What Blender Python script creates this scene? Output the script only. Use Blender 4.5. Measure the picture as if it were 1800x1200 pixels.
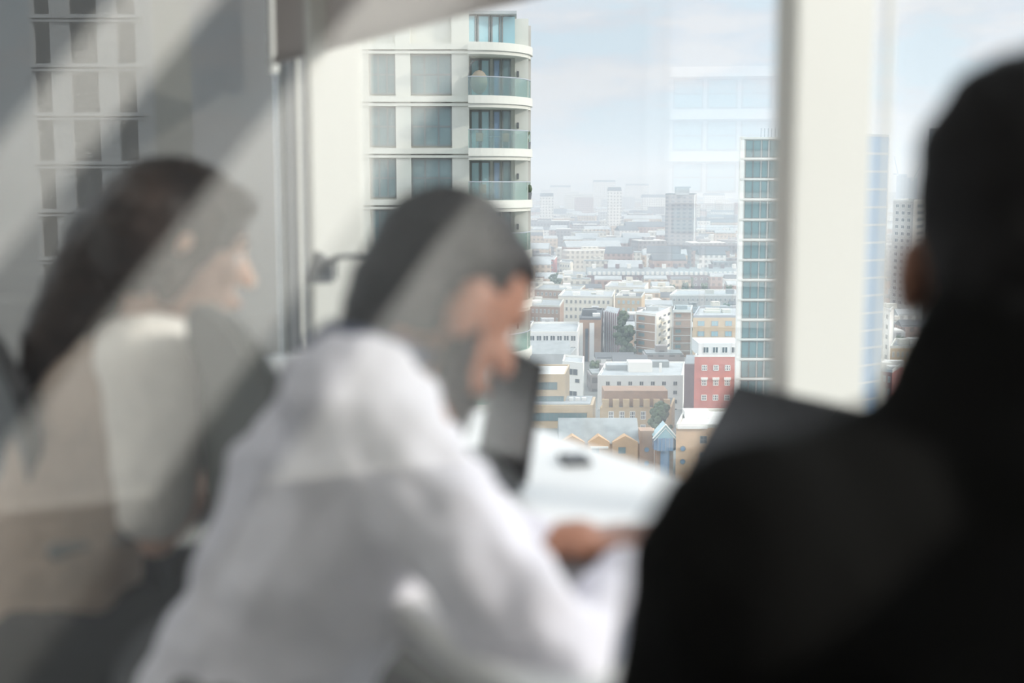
import bpy, bmesh, math, random
from mathutils import Vector, Matrix, Quaternion
from math import sin, cos, pi, radians, sqrt, tan, atan2

sc = bpy.context.scene
C = sc.collection
for o in list(bpy.data.objects):
    bpy.data.objects.remove(o)
rnd = random.Random(7)

# ------------------------------------------------------------------ camera
F = 2300.0                       # focal length in pixels of the 1800x1200 frame
HOR = 322.0                      # row of the horizon
CAMZ = 1.2
PITCH = math.atan((600 - HOR) / F)
cd = bpy.data.cameras.new('camera')
cam = bpy.data.objects.new('camera', cd)
C.objects.link(cam)
cam.location = (0, 0, CAMZ)
cam.rotation_euler = (pi / 2 - PITCH, 0, 0)
cd.sensor_width = 36
cd.lens = 36 * F / 1800
cd.clip_start = 0.02
cd.clip_end = 20000
cd.dof.use_dof = True
cd.dof.focus_distance = 120
cd.dof.aperture_fstop = 1.9
sc.camera = cam

# ------------------------------------------------------------------ view, world, sun
sc.view_settings.view_transform = 'Standard'
sc.view_settings.look = 'None'
sc.view_settings.gamma = 1
sc.view_settings.exposure = 0.0
sc.view_settings.use_curve_mapping = False
sc.cycles.max_bounces = 8
sc.cycles.transparent_max_bounces = 24
sc.cycles.volume_bounces = 0
sc.cycles.sample_clamp_indirect = 6
sc.cycles.use_denoising = True
try:
    sc.cycles.denoising_input_passes = 'RGB_ALBEDO_NORMAL'
except Exception:
    pass

w = bpy.data.worlds.new('sky')
sc.world = w
w.use_nodes = True
nt = w.node_tree
nt.nodes.clear()
N, L = nt.nodes.new, nt.links.new
out = N('ShaderNodeOutputWorld'); bg = N('ShaderNodeBackground')
tc = N('ShaderNodeTexCoord'); mp = N('ShaderNodeMapping'); mp.inputs['Scale'].default_value = (1, 1, 3.2)
n1 = N('ShaderNodeTexNoise'); n1.inputs['Scale'].default_value = 7.5; n1.inputs['Detail'].default_value = 7; n1.inputs['Roughness'].default_value = 0.52
mp.inputs['Location'].default_value = (0.35, 0.2, 0.1)
r1 = N('ShaderNodeValToRGB')
r1.color_ramp.elements[0].position = 0.44; r1.color_ramp.elements[0].color = (0.60, 0.73, 0.82, 1)
r1.color_ramp.elements[1].position = 0.60; r1.color_ramp.elements[1].color = (0.76, 0.765, 0.78, 1)
e = r1.color_ramp.elements.new(0.52); e.color = (0.66, 0.71, 0.77, 1)
# the sky brightens overhead and towards the sun
sep = N('ShaderNodeSeparateXYZ')
mr = N('ShaderNodeMapRange'); mr.inputs['From Min'].default_value = 0.15; mr.inputs['From Max'].default_value = 0.6
mr.inputs['To Min'].default_value = 1.0; mr.inputs['To Max'].default_value = 3.4
vm = N('ShaderNodeVectorMath'); vm.operation = 'SCALE'
L(tc.outputs['Generated'], mp.inputs['Vector']); L(mp.outputs[0], n1.inputs['Vector']); L(n1.outputs['Fac'], r1.inputs[0])
L(tc.outputs['Generated'], sep.inputs[0]); L(sep.outputs['Z'], mr.inputs['Value'])
L(r1.outputs[0], vm.inputs[0]); L(mr.outputs[0], vm.inputs['Scale'])
L(vm.outputs[0], bg.inputs['Color']); bg.inputs['Strength'].default_value = 1.05
L(bg.outputs[0], out.inputs['Surface'])

sd = bpy.data.lights.new('sun', 'SUN'); sd.energy = 3.0; sd.angle = radians(3); sd.color = (1.0, 0.94, 0.85)
sun = bpy.data.objects.new('sun', sd); C.objects.link(sun)
SUN_HEAD, SUN_EL = radians(108), radians(24)
sv = Vector((sin(SUN_HEAD) * cos(SUN_EL), cos(SUN_HEAD) * cos(SUN_EL), sin(SUN_EL)))
sun.rotation_euler = sv.to_track_quat('Z', 'Y').to_euler()

# ------------------------------------------------------------------ frames of reference
TH = radians(28.1)
nv = Vector((cos(TH), sin(TH), 0))           # towards the window wall (D)
uv = Vector((-sin(TH), cos(TH), 0))          # along the table, away from the camera (s)
def room(D, s, z):
    return nv * D + uv * s + Vector((0, 0, z))
def pw(px, py, y):
    """world point seen at pixel (px, py), y metres ahead of the camera"""
    a, b = (px - 900) / F, -(py - 600) / F
    v = Vector((a, cos(PITCH) + b * sin(PITCH), -sin(PITCH) + b * cos(PITCH)))
    v *= y / v.y
    return v + Vector((0, 0, CAMZ))
def pr(px, py, y):
    """the same point in room coordinates (D, s, z)"""
    p = pw(px, py, y)
    return Vector((p.x * nv.x + p.y * nv.y, p.x * uv.x + p.y * uv.y, p.z))

WRX = -1.75
# unseen area lights added to fill the room: long soft panels
def room_light(name, D, s, z, sx, sy, power, col=(1, .96, .9)):
    l = bpy.data.lights.new(name, 'AREA'); l.shape = 'RECTANGLE'; l.size = sx; l.size_y = sy; l.energy = power; l.color = col
    o = bpy.data.objects.new(name, l); C.objects.link(o)
    o.location = room(D, s, z); o.rotation_euler = (0, 0, TH)
    return o
room_light('ceiling_fill_light', -0.9, 2.2, 2.55, 0.3, 2.4, 13)
o = room_light('reflection_fill_light', 0.55, -1.0, 2.5, 1.5, 0.25, 21)      # added, unseen: brightens the end wall that the partition mirrors
o.rotation_euler = (room(.55, WRX, 1.15) - room(.55, -1.0, 2.5)).to_track_quat('-Z', 'Y').to_euler(); o.data.spread = radians(110)

# ------------------------------------------------------------------ materials
def mat(name, col, rough=0.6, metal=0.0, noise=0.0, nscale=8.0, spec=0.5, **kw):
    m = bpy.data.materials.new(name); m.use_nodes = True
    t = m.node_tree; b = t.nodes['Principled BSDF']
    b.inputs['Base Color'].default_value = (*col, 1); b.inputs['Roughness'].default_value = rough
    b.inputs['Metallic'].default_value = metal; b.inputs['Specular IOR Level'].default_value = spec
    for k, v in kw.items():
        b.inputs[k].default_value = v
    if noise:
        tc = t.nodes.new('ShaderNodeTexCoord'); n = t.nodes.new('ShaderNodeTexNoise'); n.inputs['Scale'].default_value = nscale
        n.inputs['Detail'].default_value = 4
        r = t.nodes.new('ShaderNodeValToRGB')
        r.color_ramp.elements[0].position = .3; r.color_ramp.elements[1].position = .7
        r.color_ramp.elements[0].color = (*[max(0, c * (1 - noise)) for c in col], 1)
        r.color_ramp.elements[1].color = (*[min(1, c * (1 + noise)) for c in col], 1)
        t.links.new(tc.outputs['Object'], n.inputs['Vector']); t.links.new(n.outputs['Fac'], r.inputs[0])
        t.links.new(r.outputs[0], b.inputs['Base Color'])
    return m

def glass(name, refl, tint=(1, 1, 1), rough=0.0):
    m = bpy.data.materials.new(name); m.use_nodes = True; t = m.node_tree; t.nodes.clear()
    o = t.nodes.new('ShaderNodeOutputMaterial'); x = t.nodes.new('ShaderNodeMixShader'); x.inputs[0].default_value = refl
    tr = t.nodes.new('ShaderNodeBsdfTransparent'); tr.inputs[0].default_value = (*tint, 1)
    g = t.nodes.new('ShaderNodeBsdfAnisotropic') if False else t.nodes.new('ShaderNodeBsdfGlossy'); g.inputs['Roughness'].default_value = rough
    t.links.new(tr.outputs[0], x.inputs[1]); t.links.new(g.outputs[0], x.inputs[2]); t.links.new(x.outputs[0], o.inputs[0])
    return m

def sheer(name, col, opacity):
    """woven screen fabric: the yarn scatters, the holes let light straight through"""
    m = bpy.data.materials.new(name); m.use_nodes = True; t = m.node_tree; t.nodes.clear()
    o = t.nodes.new('ShaderNodeOutputMaterial'); x = t.nodes.new('ShaderNodeMixShader'); x.inputs[0].default_value = opacity
    tr = t.nodes.new('ShaderNodeBsdfTransparent'); y = t.nodes.new('ShaderNodeMixShader'); y.inputs[0].default_value = 0.4
    d = t.nodes.new('ShaderNodeBsdfDiffuse'); d.inputs[0].default_value = (*col, 1)
    l = t.nodes.new('ShaderNodeBsdfTranslucent'); l.inputs[0].default_value = (*col, 1)
    t.links.new(d.outputs[0], y.inputs[1]); t.links.new(l.outputs[0], y.inputs[2])
    t.links.new(tr.outputs[0], x.inputs[1]); t.links.new(y.outputs[0], x.inputs[2]); t.links.new(x.outputs[0], o.inputs[0])
    return m

def facade(name, wall, win, sx, sz, fx=0.5, fz=0.5, rough=.8, off=0.0):
    """far facade with a grid of small windows as surface pattern: object coordinates in metres"""
    m = mat(name, wall, rough); t = m.node_tree; b = t.nodes['Principled BSDF']
    tc = t.nodes.new('ShaderNodeTexCoord'); sp = t.nodes.new('ShaderNodeSeparateXYZ')
    t.links.new(tc.outputs['Object'], sp.inputs[0])
    def M(op, a, bb):
        n = t.nodes.new('ShaderNodeMath'); n.operation = op
        for i, v in enumerate((a, bb)):
            if isinstance(v, (int, float)): n.inputs[i].default_value = v
            else: t.links.new(v, n.inputs[i])
        return n.outputs[0]
    h = M('ADD', sp.outputs['X'], sp.outputs['Y'])
    a = M('LESS_THAN', M('FRACT', M('ADD', M('DIVIDE', h, sx), off + 50), 0), fx)
    c = M('LESS_THAN', M('FRACT', M('ADD', M('DIVIDE', sp.outputs['Z'], sz), 50.25), 0), fz)
    k = M('MULTIPLY', a, c)
    g = t.nodes.new('ShaderNodeNewGeometry'); s2 = t.nodes.new('ShaderNodeSeparateXYZ'); t.links.new(g.outputs['Normal'], s2.inputs[0])
    k = M('MULTIPLY', k, M('LESS_THAN', M('ABSOLUTE', s2.outputs['Z'], 0), 0.5))
    mx = t.nodes.new('ShaderNodeMixRGB'); mx.inputs[1].default_value = (*wall, 1); mx.inputs[2].default_value = (*win, 1)
    t.links.new(k, mx.inputs[0]); t.links.new(mx.outputs[0], b.inputs['Base Color'])
    return m

M = {}
M['white_wall'] = mat('white_wall', (.80, .79, .75), .8)
M['fin'] = mat('fin_paint', (.68, .67, .62), .5)
M['ceiling'] = mat('ceiling_paint', (.75, .75, .73), .9)
M['floor'] = mat('grey_carpet', (.33, .33, .34), .95, noise=.12, nscale=60)
M['dark_frame'] = mat('dark_frame', (.16, .165, .17), .4, metal=.3)
M['pane'] = glass('window_glass', .13, (.985, .99, .99))
M['partition'] = glass('partition_glass', .27, (.97, .98, .975))
M['screen_cloth'] = sheer('screen_cloth', (.26, .25, .235), .60)
M['blind_cloth'] = sheer('blind_cloth', (.52, .48, .455), 1.0)
M['streak_bar'] = mat('streak_bar', (.13, .13, .135), .7)
M['streak_bar_pale'] = mat('streak_bar_pale', (.30, .30, .305), .7)
M['pale_panel'] = mat('pale_panel', (.8, .79, .76), .8)
M['table'] = mat('table_laminate', (.82, .81, .79), .35, spec=.4)
M['oak'] = mat('oak', (.72, .46, .22), .5, noise=.15, nscale=14)
M['skin_dark'] = mat('skin_dark', (.30, .135, .085), .5, noise=.08, nscale=30)
M['skin_face'] = mat('skin_face', (.37, .18, .12), .5, noise=.08, nscale=30)
M['skin_light'] = mat('skin_light', (.66, .42, .31), .5, noise=.06, nscale=30)
M['hair_black'] = mat('hair_black', (.018, .016, .016), .6, noise=.4, nscale=60)
M['hair_jet'] = mat('hair_jet', (.007, .0065, .0065), .7, spec=.2)
M['hair_brown'] = mat('hair_brown', (.045, .03, .024), .5, noise=.4, nscale=40)
M['shirt_white'] = mat('shirt_white', (.78, .765, .83), .85)
M['shirt_navy'] = mat('collar_navy', (.10, .12, .19), .8)
M['knit_cream'] = mat('knit_cream', (.84, .80, .74), .9, noise=.05, nscale=50)
M['knit_beige'] = mat('knit_beige', (.44, .34, .27), .9, noise=.08, nscale=50)
M['trouser_black'] = mat('trouser_black', (.03, .03, .032), .9)
M['jacket_black'] = mat('jacket_black', (.008, .008, .0076), .95, spec=.08)
M['black_plastic'] = mat('black_plastic', (.03, .03, .033), .5)
M['chair_grey'] = mat('chair_mesh_grey', (.17, .175, .165), .85, noise=.1, nscale=80)
M['lid'] = mat('laptop_shell', (.16, .165, .17), .4, metal=.7)
M['screen'] = mat('laptop_screen', (.02, .02, .022), .22, spec=.5)
M['keys'] = mat('laptop_keys', (.03, .03, .03), .6)
M['shoe'] = mat('shoe_leather', (.03, .028, .026), .4)
M['lip'] = mat('lip', (.5, .2, .17), .5)
M['eye'] = mat('eye_white', (.8, .8, .78), .3)
M['paper'] = mat('paper', (.85, .84, .80), .8)

# ------------------------------------------------------------------ mesh helpers
class MB:
    def __init__(s): s.v = []; s.f = []; s.mi = []
    def add(s, vs, fs, mi=0):
        b = len(s.v); s.v += [tuple(v) for v in vs]; s.f += [[b + i for i in f] for f in fs]; s.mi += [mi] * len(fs); return s
    def box(s, x0, x1, y0, y1, z0, z1, mi=0):
        vs = [(x, y, z) for z in (z0, z1) for y in (y0, y1) for x in (x0, x1)]
        return s.add(vs, [(0, 2, 3, 1), (4, 5, 7, 6), (0, 1, 5, 4), (2, 6, 7, 3), (0, 4, 6, 2), (1, 3, 7, 5)], mi)
    def prism(s, pts, z0, z1, mi=0):
        n = len(pts); vs = [(x, y, z0) for x, y in pts] + [(x, y, z1) for x, y in pts]
        return s.add(vs, [list(range(n))[::-1], list(range(n, 2 * n))] + [(i, (i + 1) % n, n + (i + 1) % n, n + i) for i in range(n)], mi)
    def extr(s, pts, off, mi=0):
        n = len(pts); off = Vector(off); vs = [Vector(p) for p in pts] + [Vector(p) + off for p in pts]
        return s.add(vs, [list(range(n))[::-1], list(range(n, 2 * n))] + [(i, (i + 1) % n, n + (i + 1) % n, n + i) for i in range(n)], mi)
    def rings(s, rs, cap=True, mi=0):
        n = len(rs[0]); b = []
        for r in rs: b += r
        fs = []
        for k in range(len(rs) - 1):
            for i in range(n):
                fs.append((k * n + i, k * n + (i + 1) % n, (k + 1) * n + (i + 1) % n, (k + 1) * n + i))
        if cap: fs += [list(range(n))[::-1], list(range((len(rs) - 1) * n, len(rs) * n))]
        return s.add(b, fs, mi)
    def capsule(s, p0, p1, r0, r1, n=14, mi=0):
        p0, p1 = Vector(p0), Vector(p1); ax = p1 - p0; ln = ax.length
        ax = ax / ln if ln > 1e-6 else Vector((0, 0, 1))
        q = ax.to_track_quat('Z', 'Y'); X, Y = q @ Vector((1, 0, 0)), q @ Vector((0, 1, 0)); rs = []
        for k in range(5):
            a = -pi / 2 + .12 + (pi / 2 - .12) * k / 4
            rs.append([p0 + ax * r0 * sin(a) + (X * cos(t) + Y * sin(t)) * r0 * cos(a) for t in [2 * pi * i / n for i in range(n)]])
        for k in range(5):
            a = (pi / 2 - .12) * k / 4
            rs.append([p1 + ax * r1 * sin(a) + (X * cos(t) + Y * sin(t)) * r1 * cos(a) for t in [2 * pi * i / n for i in range(n)]])
        return s.rings(rs, True, mi)
    def tube(s, pts, r, n=8, mi=0):
        for a, b in zip(pts[:-1], pts[1:]): s.capsule(a, b, r, r, n, mi)
        return s
    def ell(s, c, rad, rot=None, n=18, m=11, mi=0):
        c = Vector(c); q = rot if rot is not None else Quaternion(); rs = []
        for k in range(m):
            a = -pi / 2 + .05 + (pi - .1) * k / (m - 1)
            rs.append([c + q @ Vector((rad[0] * cos(a) * cos(t), rad[1] * cos(a) * sin(t), rad[2] * sin(a))) for t in [2 * pi * i / n for i in range(n)]])
        return s.rings(rs, True, mi)
    def loft(s, secs, width, n=22, mi=0):
        """secs: (centre, half width along WIDTH, half depth); rounded ends"""
        cs = [Vector(x[0]) for x in secs]; rs = []
        wd = Vector(width).normalized()
        for i, (c, a, b) in enumerate(secs):
            c = Vector(c); t = (cs[min(i + 1, len(cs) - 1)] - cs[max(i - 1, 0)]).normalized()
            w2 = (wd - t * wd.dot(t)).normalized(); d = t.cross(w2).normalized()
            rs.append([c + w2 * a * cos(x) + d * b * sin(x) for x in [2 * pi * j / n for j in range(n)]])
        return s.rings(rs, True, mi)
    def build(s, name, mats, parent=None, smooth=False, origin=None):
        me = bpy.data.meshes.new(name)
        o0 = Vector(origin) if origin is not None else Vector((0, 0, 0))
        me.from_pydata([tuple(Vector(v) - o0) for v in s.v], [], s.f)
        for m_ in (mats if isinstance(mats, (list, tuple)) else [mats]): me.materials.append(m_)
        me.polygons.foreach_set('material_index', s.mi)
        me.update()
        bm = bmesh.new(); bm.from_mesh(me); bmesh.ops.recalc_face_normals(bm, faces=bm.faces); bm.to_mesh(me); bm.free()
        if smooth: me.shade_smooth()
        o = bpy.data.objects.new(name, me); C.objects.link(o); o.location = o0
        if parent is not None: o.parent = parent
        return o

def tag(o, label=None, cat=None, group=None, kind=None):
    if label: o['label'] = label
    if cat: o['category'] = cat
    if group: o['group'] = group
    if kind: o['kind'] = kind
    return o
def thing(name, label, cat, loc=(0, 0, 0), rotz=0.0, group=None):
    o = bpy.data.objects.new(name, None); C.objects.link(o); o.location = loc; o.rotation_euler = (0, 0, rotz)
    o.empty_display_size = .2
    return tag(o, label, cat, group)
def struct(o):
    o['kind'] = 'structure'; return o
def bevel(o, w_, seg=2):
    m_ = o.modifiers.new('bevel', 'BEVEL'); m_.width = w_; m_.segments = seg; m_.limit_method = 'ANGLE'; return o
def copy_tree(o, parent=None):
    c = o.copy(); C.objects.link(c)
    if parent is not None: c.parent = parent
    for ch in [x for x in bpy.data.objects if x.parent == o]: copy_tree(ch, c)
    return c
def roomobj(mb, name, m_, parent=None, smooth=False):
    """mesh written in room coordinates, top level: turned into the room's direction"""
    o = mb.build(name, m_, parent, smooth)
    if parent is None: o.rotation_euler = (0, 0, TH)
    return o

# ------------------------------------------------------------------ the room
WD = 1.28          # window plane
ES = 3.78          # glazed end wall
WR = -1.75         # solid end wall at the camera's back
struct(roomobj(MB().box(-2.6, WD + .25, WR - .15, ES + .25, -.25, 0), 'floor', M['floor']))
struct(roomobj(MB().box(-2.6, WD + .25, WR - .15, ES + .25, 2.62, 2.9), 'ceiling', M['ceiling']))
struct(roomobj(MB().box(-2.75, -2.6, WR - .15, ES + .25, -.25, 2.9), 'wall_back', M['white_wall']))
struct(roomobj(MB().box(-2.6, WD + .25, WR - .15, WR, -.25, 2.9), 'wall_right', M['white_wall']))
M['reflection_dimmer'] = mat('reflection_dimmer_dark', (.36, .355, .34), .7)
struct(roomobj(MB().box(-2.6, WD, WR, WR + .03, 0, .66), 'reflection_dimmer_right', M['reflection_dimmer']))  # unseen dark panel, added to dim the partition's reflection low down
# fins of the window wall (deep upright mullions)
for i, s0 in enumerate((-.52, 1.342, 3.2)):
    o = roomobj(MB().box(WD - .148, WD - .012, s0, s0 + .045, 0, 2.62), 'trim_%d' % (i + 1), M['fin']); struct(o); bevel(o, .004)
o = struct(roomobj(MB().box(WD - .03, WD + .06, ES - .03, ES + .06, 0, 2.62), 'trim_5', M['dark_frame']))
# window panes between the fins, each with its thin frame
edges = [(WR, -.52), (-.475, 1.342), (1.387, 3.2), (3.245, ES - .03)]
def window(name, a, b, axis):
    fr = MB(); p = MB()
    t = .006
    def bx(m_, x0, x1, d0, d1, z0, z1):
        if axis == 's': m_.box(WD + d0, WD + d1, x0, x1, z0, z1)
        else: m_.box(x0, x1, ES + d0, ES + d1, z0, z1)
    bx(fr, a, a + t, .002, .012, 0, 2.62); bx(fr, b - t, b, .002, .012, 0, 2.62)
    bx(fr, a, b, 0, .04, 0, .05); bx(fr, a, b, 0, .04, 2.56, 2.62)
    o = struct(roomobj(fr, name, M['fin']))
    if axis == 's': p.add([(WD + .02, a + t, .05), (WD + .02, b - t, .05), (WD + .02, b - t, 2.56), (WD + .02, a + t, 2.56)], [(0, 1, 2, 3)])
    else: p.add([(a + t, ES + .02, .05), (b - t, ES + .02, .05), (b - t, ES + .02, 2.56), (a + t, ES + .02, 2.56)], [(0, 1, 2, 3)])
    p.build('window_pane', M['pane'], o)
for i, (a, b) in enumerate(edges): window('window_%d' % (i + 1), a, b, 's')
for i, (a, b) in enumerate([(-2.6, -1.32), (-1.28, .02), (.06, WD - .03)]): window('window_%d' % (i + 6), a, b, 'D')
for i, a in enumerate((-1.32, .02)):
    struct(roomobj(MB().box(a, a + .04, ES - .08, ES + .05, 0, 2.62), 'trim_%d' % (i + 6), M['fin']))

# sheer screen blind over the end window
t = thing('roller_blind', 'sheer grey screen blind covering the far end window behind the woman', 'blind', room(.1, ES - .05, 0), TH)
sb = MB().box(-.0, 1.11, .0, .0015, .02, 2.5); sb.build('blind_cloth', M['screen_cloth'], t)
MB().tube([(0, 0, 2.53), (1.11, 0, 2.53)], .025, 14).build('roller', M['fin'], t)
MB().tube([(0.01, 0, .02), (1.10, 0, .02)], .008, 8).build('bottom_bar', M['fin'], t)
# opaque blind half drawn down over the middle window
t = thing('roller_blind', 'opaque taupe roller blind half lowered over the middle window', 'blind', room(WD - .10, 0, 0), TH)
zb = 1.2 + .165 * 0 + pr(900, 0, (WD - .10) / .471).z - 1.2
MB().box(-.001, .001, 1.40, 3.62, zb, 2.5).build('blind_cloth', M['blind_cloth'], t)
MB().tube([(0, 1.40, 2.54), (0, 3.62, 2.54)], .025, 14).build('roller', M['fin'], t)
MB().box(-.006, .006, 1.40, 3.62, zb - .006, zb + .012).build('bottom_bar', M['blind_cloth'], t)
cr = MB().box(-.012, .012, 3.63, 3.655, zb - .03, 2.5); cr.build('side_channel', M['paper'], t)

# glass partition beside the camera, and the added bars that it mirrors
PS = .26
p = MB().add([(-2.4, PS, .02), (.130, PS, .02), (.130, PS, 2.58), (-2.4, PS, 2.58)], [(0, 1, 2, 3)])
struct(roomobj(p, 'wall_glass', M['partition']))
def streak_bar(i, c, ang, wd, ln, m_, y):
    pts = [(-wd / 2, -ln / 2), (wd / 2, -ln / 2), (wd / 2, ln / 2), (-wd / 2, ln / 2)]
    vs = [(c[0] + x * cos(ang) - z * sin(ang), y, c[1] + x * sin(ang) + z * cos(ang)) for x, z in pts]
    struct(roomobj(MB().extr(vs, (0, .02, 0)), 'trim_%d' % i, m_))  # an added bar for the reflection, no real trim
BS = -0.62                                   # plane of unseen diagonal bars, added to mirror as streaks in the partition
def mir(px, py):
    """point of the streak-bar plane whose mirror image in the partition falls on a pixel"""
    r = pr(px, py, 1.0) - Vector((0, 0, CAMZ)); k = (2 * PS - BS) / r.y
    return (r.x * k, CAMZ + r.z * k)
for i, (a_, b_, wd) in enumerate([((60, 600), (-150, 860), .06), ((470, 0), (10, 560), .066), ((60, 0), (-180, 290), .09), ((690, 400), (290, 960), .075)]):
    p0, p1 = mir(*a_), mir(*b_); an = atan2(p1[1] - p0[1], p1[0] - p0[0]) + pi / 2
    streak_bar(8 + i, ((p0[0] + p1[0]) / 2, (p0[1] + p1[1]) / 2), an, wd, 2.0, M['streak_bar_pale' if i == 3 else 'streak_bar'], BS)

# ------------------------------------------------------------------ window latch on the left fin
lt = thing('window_latch', 'dark grey latch block with thin lever arm on the left window fin', 'latch', room(0, 0, 0), TH)
a = pr(566, 473, 3.22); a2 = pr(590, 452, 3.18); b2 = pr(655, 448, 3.2)
bevel(MB().extr([(a.x - .03, a.y, a.z - .035), (a.x + .03, a.y, a.z - .035), (a.x + .03, a.y, a.z + .02), (a.x - .005, a.y, a.z + .045)], (0, .05, 0)).build('latch_block', M['dark_frame'], lt), .004)
MB().tube([a, a2, b2], .006, 8).build('lever_arm', M['dark_frame'], lt)
MB().tube([a2, (a2.x, a2.y, a2.z - .05)], .004, 8).build('latch_pin', M['dark_frame'], lt)

# ------------------------------------------------------------------ table
tb = thing('meeting_table', 'long white meeting table along the window with oak legs', 'table', room(0, 0, 0), TH)
bevel(MB().box(.55, 1.19, -.1, 3.4, .715, .74).build('tabletop', M['table'], tb), .004)
for D0 in (.62, 1.08):
    for s0 in (.1, 1.62, 1.87, 3.2):
        o = MB().rings([[(D0 - .018, s0 - .018, 0), (D0 + .018, s0 - .018, 0), (D0 + .018, s0 + .018, 0), (D0 - .018, s0 + .018, 0)],
                    [(D0 - .028, s0 - .028, .715), (D0 + .028, s0 - .028, .715), (D0 + .028, s0 + .028, .715), (D0 - .028, s0 + .028, .715)]]).build('leg', M['oak'], tb)
MB().box(.60, .62, .1, 3.2, .65, .715).build('apron', M['table'], tb)

# phone
a = pr(1010, 817, 2.137)
ph = thing('phone', 'dark phone lying flat on the white table near the window', 'phone', room(a.x, a.y, .74), .15)
bevel(MB().box(-.023, .023, -.034, .034, 0, .009).build('phone_body', M['black_plastic'], ph), .003)
MB().box(-.020, .020, -.031, .031, .009, .0095).build('phone_screen', M['screen'], ph)

# ------------------------------------------------------------------ laptops
def laptop(label, D, s, wid, rot=0.0, lean=radians(34), ln=.225):
    """hinge at (D, s); the screen faces the sitter"""
    t = thing('laptop', label, 'laptop', room(D, s, .741), TH + rot)
    bevel(MB().box(-.225, 0, -wid / 2, wid / 2, 0, .014).build('base', M['lid'], t), .004)
    k = MB()
    for r_ in range(5):
        for c_ in range(13):
            y0 = -wid / 2 + .018 + c_ * (wid - .036) / 13
            k.box(-.125 + r_ * .02, -.125 + r_ * .02 + .016, y0, y0 + (wid - .036) / 13 - .003, .014, .0155)
    k.build('keyboard', M['keys'], t)
    MB().box(-.21, -.145, -.055, .055, .014, .0145).build('touchpad', M['lid'], t)
    R_ = Matrix.Rotation(lean, 4, 'Y')
    def rot_(mb): mb.v = [tuple((R_ @ Vector(v)) + Vector((0, 0, .012))) for v in mb.v]; return mb
    lid = bevel(rot_(MB().box(0, .007, -wid / 2, wid / 2, 0, ln)).build('lid', M['black_plastic'], t), .002)
    rot_(MB().box(-.0008, 0, -wid / 2 + .006, wid / 2 - .006, .008, ln - .006)).build('screen', M['screen'], lid)
    MB().tube([(0, -wid / 2 + .03, .012), (0, wid / 2 - .03, .012)], .006, 10).build('hinge', M['lid'], t)
    return t
laptop('open dark laptop in front of the person in black', .945, 1.215, .33)
a = pr(888, 868, 1.93)
laptop('open dark laptop beyond the face of the bearded man', .95, 1.82, .29, -.24, radians(9), .185)

# ------------------------------------------------------------------ figures
def soft(mb, name, m_, parent, base, vox=.005, it=6, disp=0.0, dsc=.05, seed=0):
    mb.v = [tuple(Vector(v) - base) for v in mb.v]
    o = mb.build(name, m_, parent, True)
    r = o.modifiers.new('remesh', 'REMESH'); r.mode = 'VOXEL'; r.voxel_size = vox; r.use_smooth_shade = True
    if it:
        s_ = o.modifiers.new('smooth', 'SMOOTH'); s_.factor = .5; s_.iterations = it
    if disp:
        tx = bpy.data.textures.new(name + '_folds', 'CLOUDS'); tx.noise_scale = dsc; tx.noise_depth = 1
        d = o.modifiers.new('folds', 'DISPLACE'); d.texture = tx; d.strength = disp; d.mid_level = .5; d.texture_coords = 'LOCAL'
    return o
Zv, Sv = Vector((0, 0, 1)), Vector((0, 1, 0))
def hand(mb, wrist, dirv, palm_n, side, curl=.35, size=1.0):
    """palm, four unequal bent fingers and a thumb; side = +1 / -1 for where the thumb leaves"""
    d = Vector(dirv).normalized(); n = Vector(palm_n).normalized(); n = (n - d * n.dot(d)).normalized(); w_ = d.cross(n) * side
    W = Vector(wrist); k = size
    mb.capsule(W, W + d * .03 * k, .026 * k, .027 * k)
    for j in range(4):
        o_ = (j - 1.5) * .019 * k
        mb.capsule(W + d * .02 * k + w_ * o_ * .7, W + d * .085 * k + w_ * o_, .013 * k, .0105 * k)
    for j, ln in enumerate((.068, .078, .072, .055)):
        o_ = (1.5 - j) * .0205 * k; p_ = W + d * .088 * k + w_ * o_; dd = (d + w_ * (1.5 - j) * .07).normalized()
        for q, (fr_, r_) in enumerate(((.45, .0092), (.31, .0085), (.24, .0078))):
            ang = curl * (q + .4) * .9
            dir_ = dd * cos(ang) - n * sin(ang)
            e_ = p_ + dir_ * ln * fr_ * k
            mb.capsule(p_, e_, r_ * k, (r_ - .0006) * k, 10); p_ = e_
    p_ = W + d * .025 * k + w_ * .024 * k
    e_ = p_ + (d * .6 + w_ * .75 - n * .2).normalized() * .038 * k; mb.capsule(p_, e_, .0125 * k, .0105 * k, 10)
    f_ = e_ + (d * .9 + w_ * .35 - n * .15).normalized() * .030 * k; mb.capsule(e_, f_, .0100 * k, .0088 * k, 10)

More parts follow.
